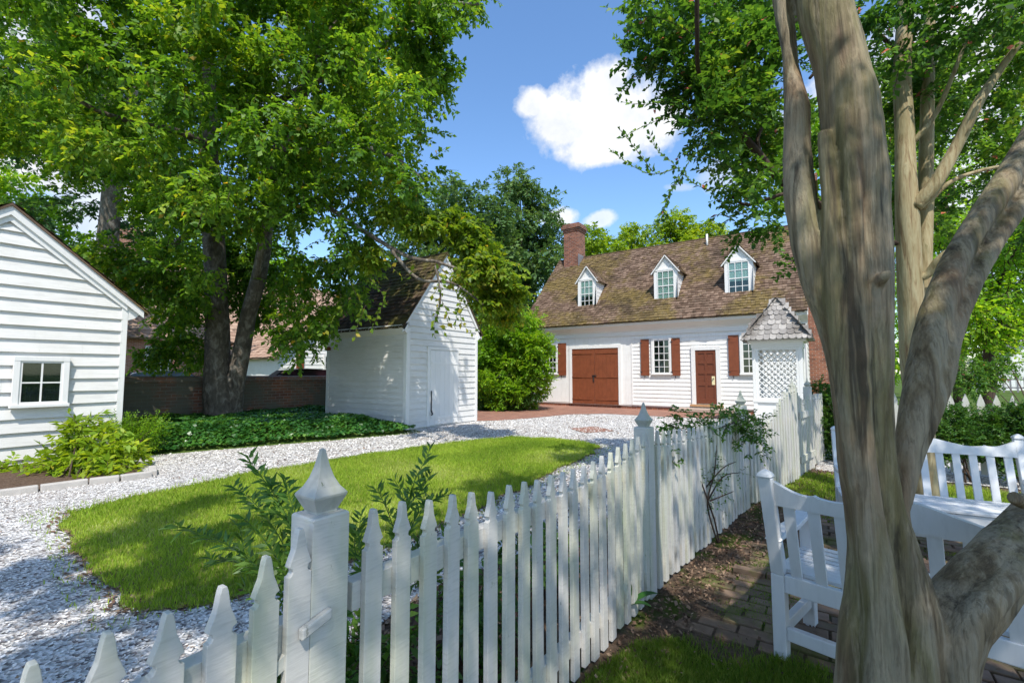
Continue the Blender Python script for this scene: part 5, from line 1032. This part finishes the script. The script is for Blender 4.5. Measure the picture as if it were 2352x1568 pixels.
def lowplant(label,base,n,r,h,leaf=.06,mat='leaf_shrub'):
    cl=[(base[0]+random.uniform(-r,r),base[1]+random.uniform(-r,r),h*random.uniform(.4,.8),r*.6,r*.6,h*.4) for _ in range(4)]
    return bush('bed_plant',label,cl,n,9,.14,leaf,mat,(base[0],base[1],0),'low plants in the bed behind the picket fence',3,'plant',.002,asp=.4)
lowplant('low leafy plant just behind the nearest fence post',(-1.45,.95),130,.18,.55); lowplant('low green plant seen through the first gaps of the fence',(-1.4,1.25),120,.16,.5)
lowplant('low green plant behind the middle pickets',(-1.5,1.9),110,.16,.45); lowplant('low green plant behind the pickets near the second post',(-1.6,2.6),110,.18,.4); lowplant('low plant behind the near gate',(-1.6,.35),80,.15,.3)
lowplant('small green clump at the lawn corner by the gate pickets',(-1.75,1.0),60,.12,.22)
# climbing rose on the fence
cr=thing('climbing_rose','climbing rose with thin bare stems trained over the second fence panel','climber',(-.72,4.25,0))
mb=MB()
for pts in ([(1655,1260,3.95),(1640,1190,3.95),(1620,1130,3.9),(1612,1080,3.9),(1600,1040,4.0),(1590,1000,4.1)],[(1650,1250,3.95),(1625,1160,3.85),(1640,1090,3.9),(1645,1040,4.1),(1650,1000,4.3),(1690,965,4.6)],[(1640,1190,3.9),(1612,1110,3.8),(1595,1070,3.8),(1570,1040,3.8)],[(1625,1150,3.9),(1660,1095,3.9),(1700,1085,4.0)],[(1620,1120,3.9),(1660,1075,4.0),(1690,1060,4.1)],[(1612,1080,3.9),(1600,1010,3.9),(1560,985,3.7),(1530,975,3.5)],[(1600,1000,4.0),(1660,980,4.3),(1720,960,4.7),(1760,985,4.7)],[(1630,1150,3.8),(1655,1140,3.8),(1685,1128,3.8)],[(1655,1000,4.3),(1620,975,4.2),(1600,960,4.2)]):
    c=spline([P(*p) for p in pts],5); mb.tube(c,[.0065*(1.2-.8*i/len(c)) for i in range(len(c))],5)
mb.build('stem',M['bark_brown'],cr,True)
cl=[C(1700,960,4.6,34,18),C(1680,945,4.6,26,12),C(1720,985,4.6,24,22),C(1650,970,4.4,34,14),C(1660,945,4.6,24,10),C(1600,975,4.1,32,14),C(1575,960,4.0,20,12),C(1545,980,3.7,26,14),C(1560,950,3.9,12,12),C(1740,1000,4.5,20,16),C(1625,990,4.1,30,12),C(1530,1020,3.4,10,34),C(1528,1060,3.4,14,14),C(1750,965,4.8,16,10),C(1725,1040,4.5,26,9),C(1690,1048,4.3,10,8),C(1700,1000,4.5,20,16)]
crown(cr,'foliage',cl,210,9,.12,.042,'leaf_shrub',.0014,droop=.1,rb=.25)
cl=[C(1635,1085,3.9,26,22),C(1650,1120,3.9,20,26),C(1620,1110,3.8,14,22),C(1695,1085,4.,16,8),C(1640,1160,3.9,16,14),C(1670,1065,4.0,22,12),C(1500,1088,3.2,9,6)]
crown(cr,'foliage',cl,46,6,.11,.026,'leaf_shrub',.0012,droop=.1,rb=.1)
# broad leaved weed at the fence foot
wd=thing('broadleaf_weed','single weed with five broad dark green leaves at the foot of the fence pickets','weed',tuple(P(1440,1440,3.0).xy)+(0,))
def bleaf(c,tip,w,up=.2):
    c,tip=V(c),V(tip); d=tip-c; s=d.cross(ZU).normalized()*w; mb=MB(); N=6; L=[];Rr=[];Mi=[]
    for i in range(N+1):
        t=i/N; k=math.sin(math.pi*min(1,t*.96+.02))**.8; m_=c+d*t+ZU*(up*d.length*math.sin(math.pi*t)*.5); Mi.append(m_); L.append(m_+s*k+ZU*.012*k); Rr.append(m_-s*k+ZU*.012*k)
    vs=L+Mi+Rr; n=N+1; fs=[(i,i+1,n+i+1,n+i) for i in range(N)]+[(n+i,n+i+1,2*n+i+1,2*n+i) for i in range(N)]; mb.add(vs,fs,.25); mb.build('leaf',M['leaf_ivy'],wd,True)
b=P(1442,1415,2.75)
for a,w in (((1440,1332,2.72),.028),((1512,1362,2.78),.028),((1495,1392,2.66),.02),((1425,1350,2.8),.018),((1478,1375,2.85),.02)): bleaf(P(1442,1392,2.74),P(*a),w)
mb=MB(); mb.tube([(b.x,b.y,-.01),P(1442,1392,2.74)],.004,5); mb.build('stem',M['leaf_shrub'],wd)
# yellow fallen blossom
# ================================================================== SKY AND LIGHT
sun=bpy.data.lights.new('sun','SUN'); so=bpy.data.objects.new('sun',sun); col.objects.link(so); sun.energy=3.0; sun.angle=R(.55); sun.color=(1,.955,.88)
so.rotation_euler=(-S).to_track_quat('-Z','Y').to_euler(); so.location=(0,-5,20)
w=bpy.data.worlds.new('World'); sc.world=w; w.use_nodes=True; nt=w.node_tree; nt.nodes.clear()
out=nt.nodes.new('ShaderNodeOutputWorld'); bg=nt.nodes.new('ShaderNodeBackground'); sky=nt.nodes.new('ShaderNodeTexSky'); sky.sky_type='NISHITA'; sky.sun_disc=False
sky.sun_elevation=R(55); sky.sun_rotation=math.atan2(S.x,S.y); sky.air_density=1.; sky.dust_density=.6; sky.ozone_density=2.5; sky.altitude=0
bg.inputs[1].default_value=.15
tc=nt.nodes.new('ShaderNodeTexCoord')
def nd(t,**k):
    x=nt.nodes.new(t)
    for a,b in k.items(): setattr(x,a,b)
    return x
def mth(op,a,b=0.,c=None,clamp=False):
    x=nd('ShaderNodeMath',operation=op); x.use_clamp=clamp
    for i,v in enumerate((a,b,c)):
        if v is None: continue
        if isinstance(v,(int,float)): x.inputs[i].default_value=v
        else: nt.links.new(v,x.inputs[i])
    return x.outputs[0]
def dot(vec):
    x=nd('ShaderNodeVectorMath',operation='DOT_PRODUCT'); nt.links.new(tc.outputs['Generated'],x.inputs[0]); x.inputs[1].default_value=tuple(vec); return x.outputs['Value']
nz=nd('ShaderNodeTexNoise'); nz.inputs['Scale'].default_value=7; nz.inputs['Detail'].default_value=9; nz.inputs['Roughness'].default_value=.62; nt.links.new(tc.outputs['Generated'],nz.inputs['Vector'])
nz2=nd('ShaderNodeTexNoise'); nz2.inputs['Scale'].default_value=21; nz2.inputs['Detail'].default_value=6; nz2.inputs['Roughness'].default_value=.6; nt.links.new(tc.outputs['Generated'],nz2.inputs['Vector'])
N1=mth('MULTIPLY_ADD',mth('SUBTRACT',nz.outputs['Fac'],.5),1.7,mth('MULTIPLY',mth('SUBTRACT',nz2.outputs['Fac'],.5),1.1))
best=None
for (px,py,rx,ry,ang,amp) in ((1395,268,135,80,-14,1.),(1290,285,80,62,-5,1.),(1395,195,60,45,-30,1.),(1480,290,85,58,0,1.),(1380,340,115,40,-8,1.),(1222,238,38,34,0,1.),
      (1285,500,40,20,0,.9),(1375,505,40,17,-15,.7),(1560,430,30,10,0,.45),(2240,120,300,170,-20,.95),(2280,420,140,120,0,.8),(2150,330,60,60,0,.6),(1690,400,80,40,0,.5),(30,380,240,90,0,1.),(60,40,180,90,0,.9),(230,500,120,120,0,.8),(640,250,100,60,0,.3),(1800,300,70,50,0,.5),(2600,300,400,400,0,.8),(-400,200,400,400,0,.7)):
    c=(P(px,py,1)-V((0,0,EYE))).normalized(); a=R(ang); u=(Rt*math.cos(a)+Up*-math.sin(a)); u=(u-c*u.dot(c)).normalized(); v=c.cross(u); k=(P(px,py,1)-V((0,0,EYE))).length
    dc=mth('MAXIMUM',dot(c),.05); A1=mth('DIVIDE',mth('DIVIDE',dot(u),dc),rx/FPX/k); B1_=mth('DIVIDE',mth('DIVIDE',dot(v),dc),ry/FPX/k)
    r=mth('SQRT',mth('ADD',mth('MULTIPLY',A1,A1),mth('MULTIPLY',B1_,B1_))); front=mth('GREATER_THAN',dot(c),.2)
    f=mth('MULTIPLY',mth('MULTIPLY',mth('MULTIPLY_ADD',mth('ADD',mth('SUBTRACT',1.,r),N1),2.0,.42,True),amp),front)
    best=f if best is None else mth('MAXIMUM',best,f)
mask=best
hsv=nd('ShaderNodeHueSaturation'); hsv.inputs["Saturation"].default_value=1.13; hsv.inputs['Value'].default_value=1.0; nt.links.new(sky.outputs[0],hsv.inputs['Color'])
gr=nd('ShaderNodeValToRGB'); gr.color_ramp.elements[0].position=.36; gr.color_ramp.elements[0].color=(3.0,3.2,3.55,1); gr.color_ramp.elements[1].position=.62; gr.color_ramp.elements[1].color=(4.3,4.3,4.3,1); nt.links.new(nz.outputs['Fac'],gr.inputs[0])
mx=nd('ShaderNodeMix',data_type='RGBA'); nt.links.new(mask,mx.inputs[0]); nt.links.new(hsv.outputs[0],mx.inputs[6]); nt.links.new(gr.outputs[0],mx.inputs[7]); nt.links.new(mx.outputs[2],bg.inputs[0]); nt.links.new(bg.outputs[0],out.inputs[0])
sc.view_settings.view_transform='Standard'; sc.view_settings.look='None'; sc.view_settings.exposure=.86; sc.view_settings.gamma=1

cy_=sc.cycles; cy_.max_bounces=6; cy_.diffuse_bounces=3; cy_.glossy_bounces=2; cy_.transmission_bounces=4; cy_.transparent_max_bounces=6
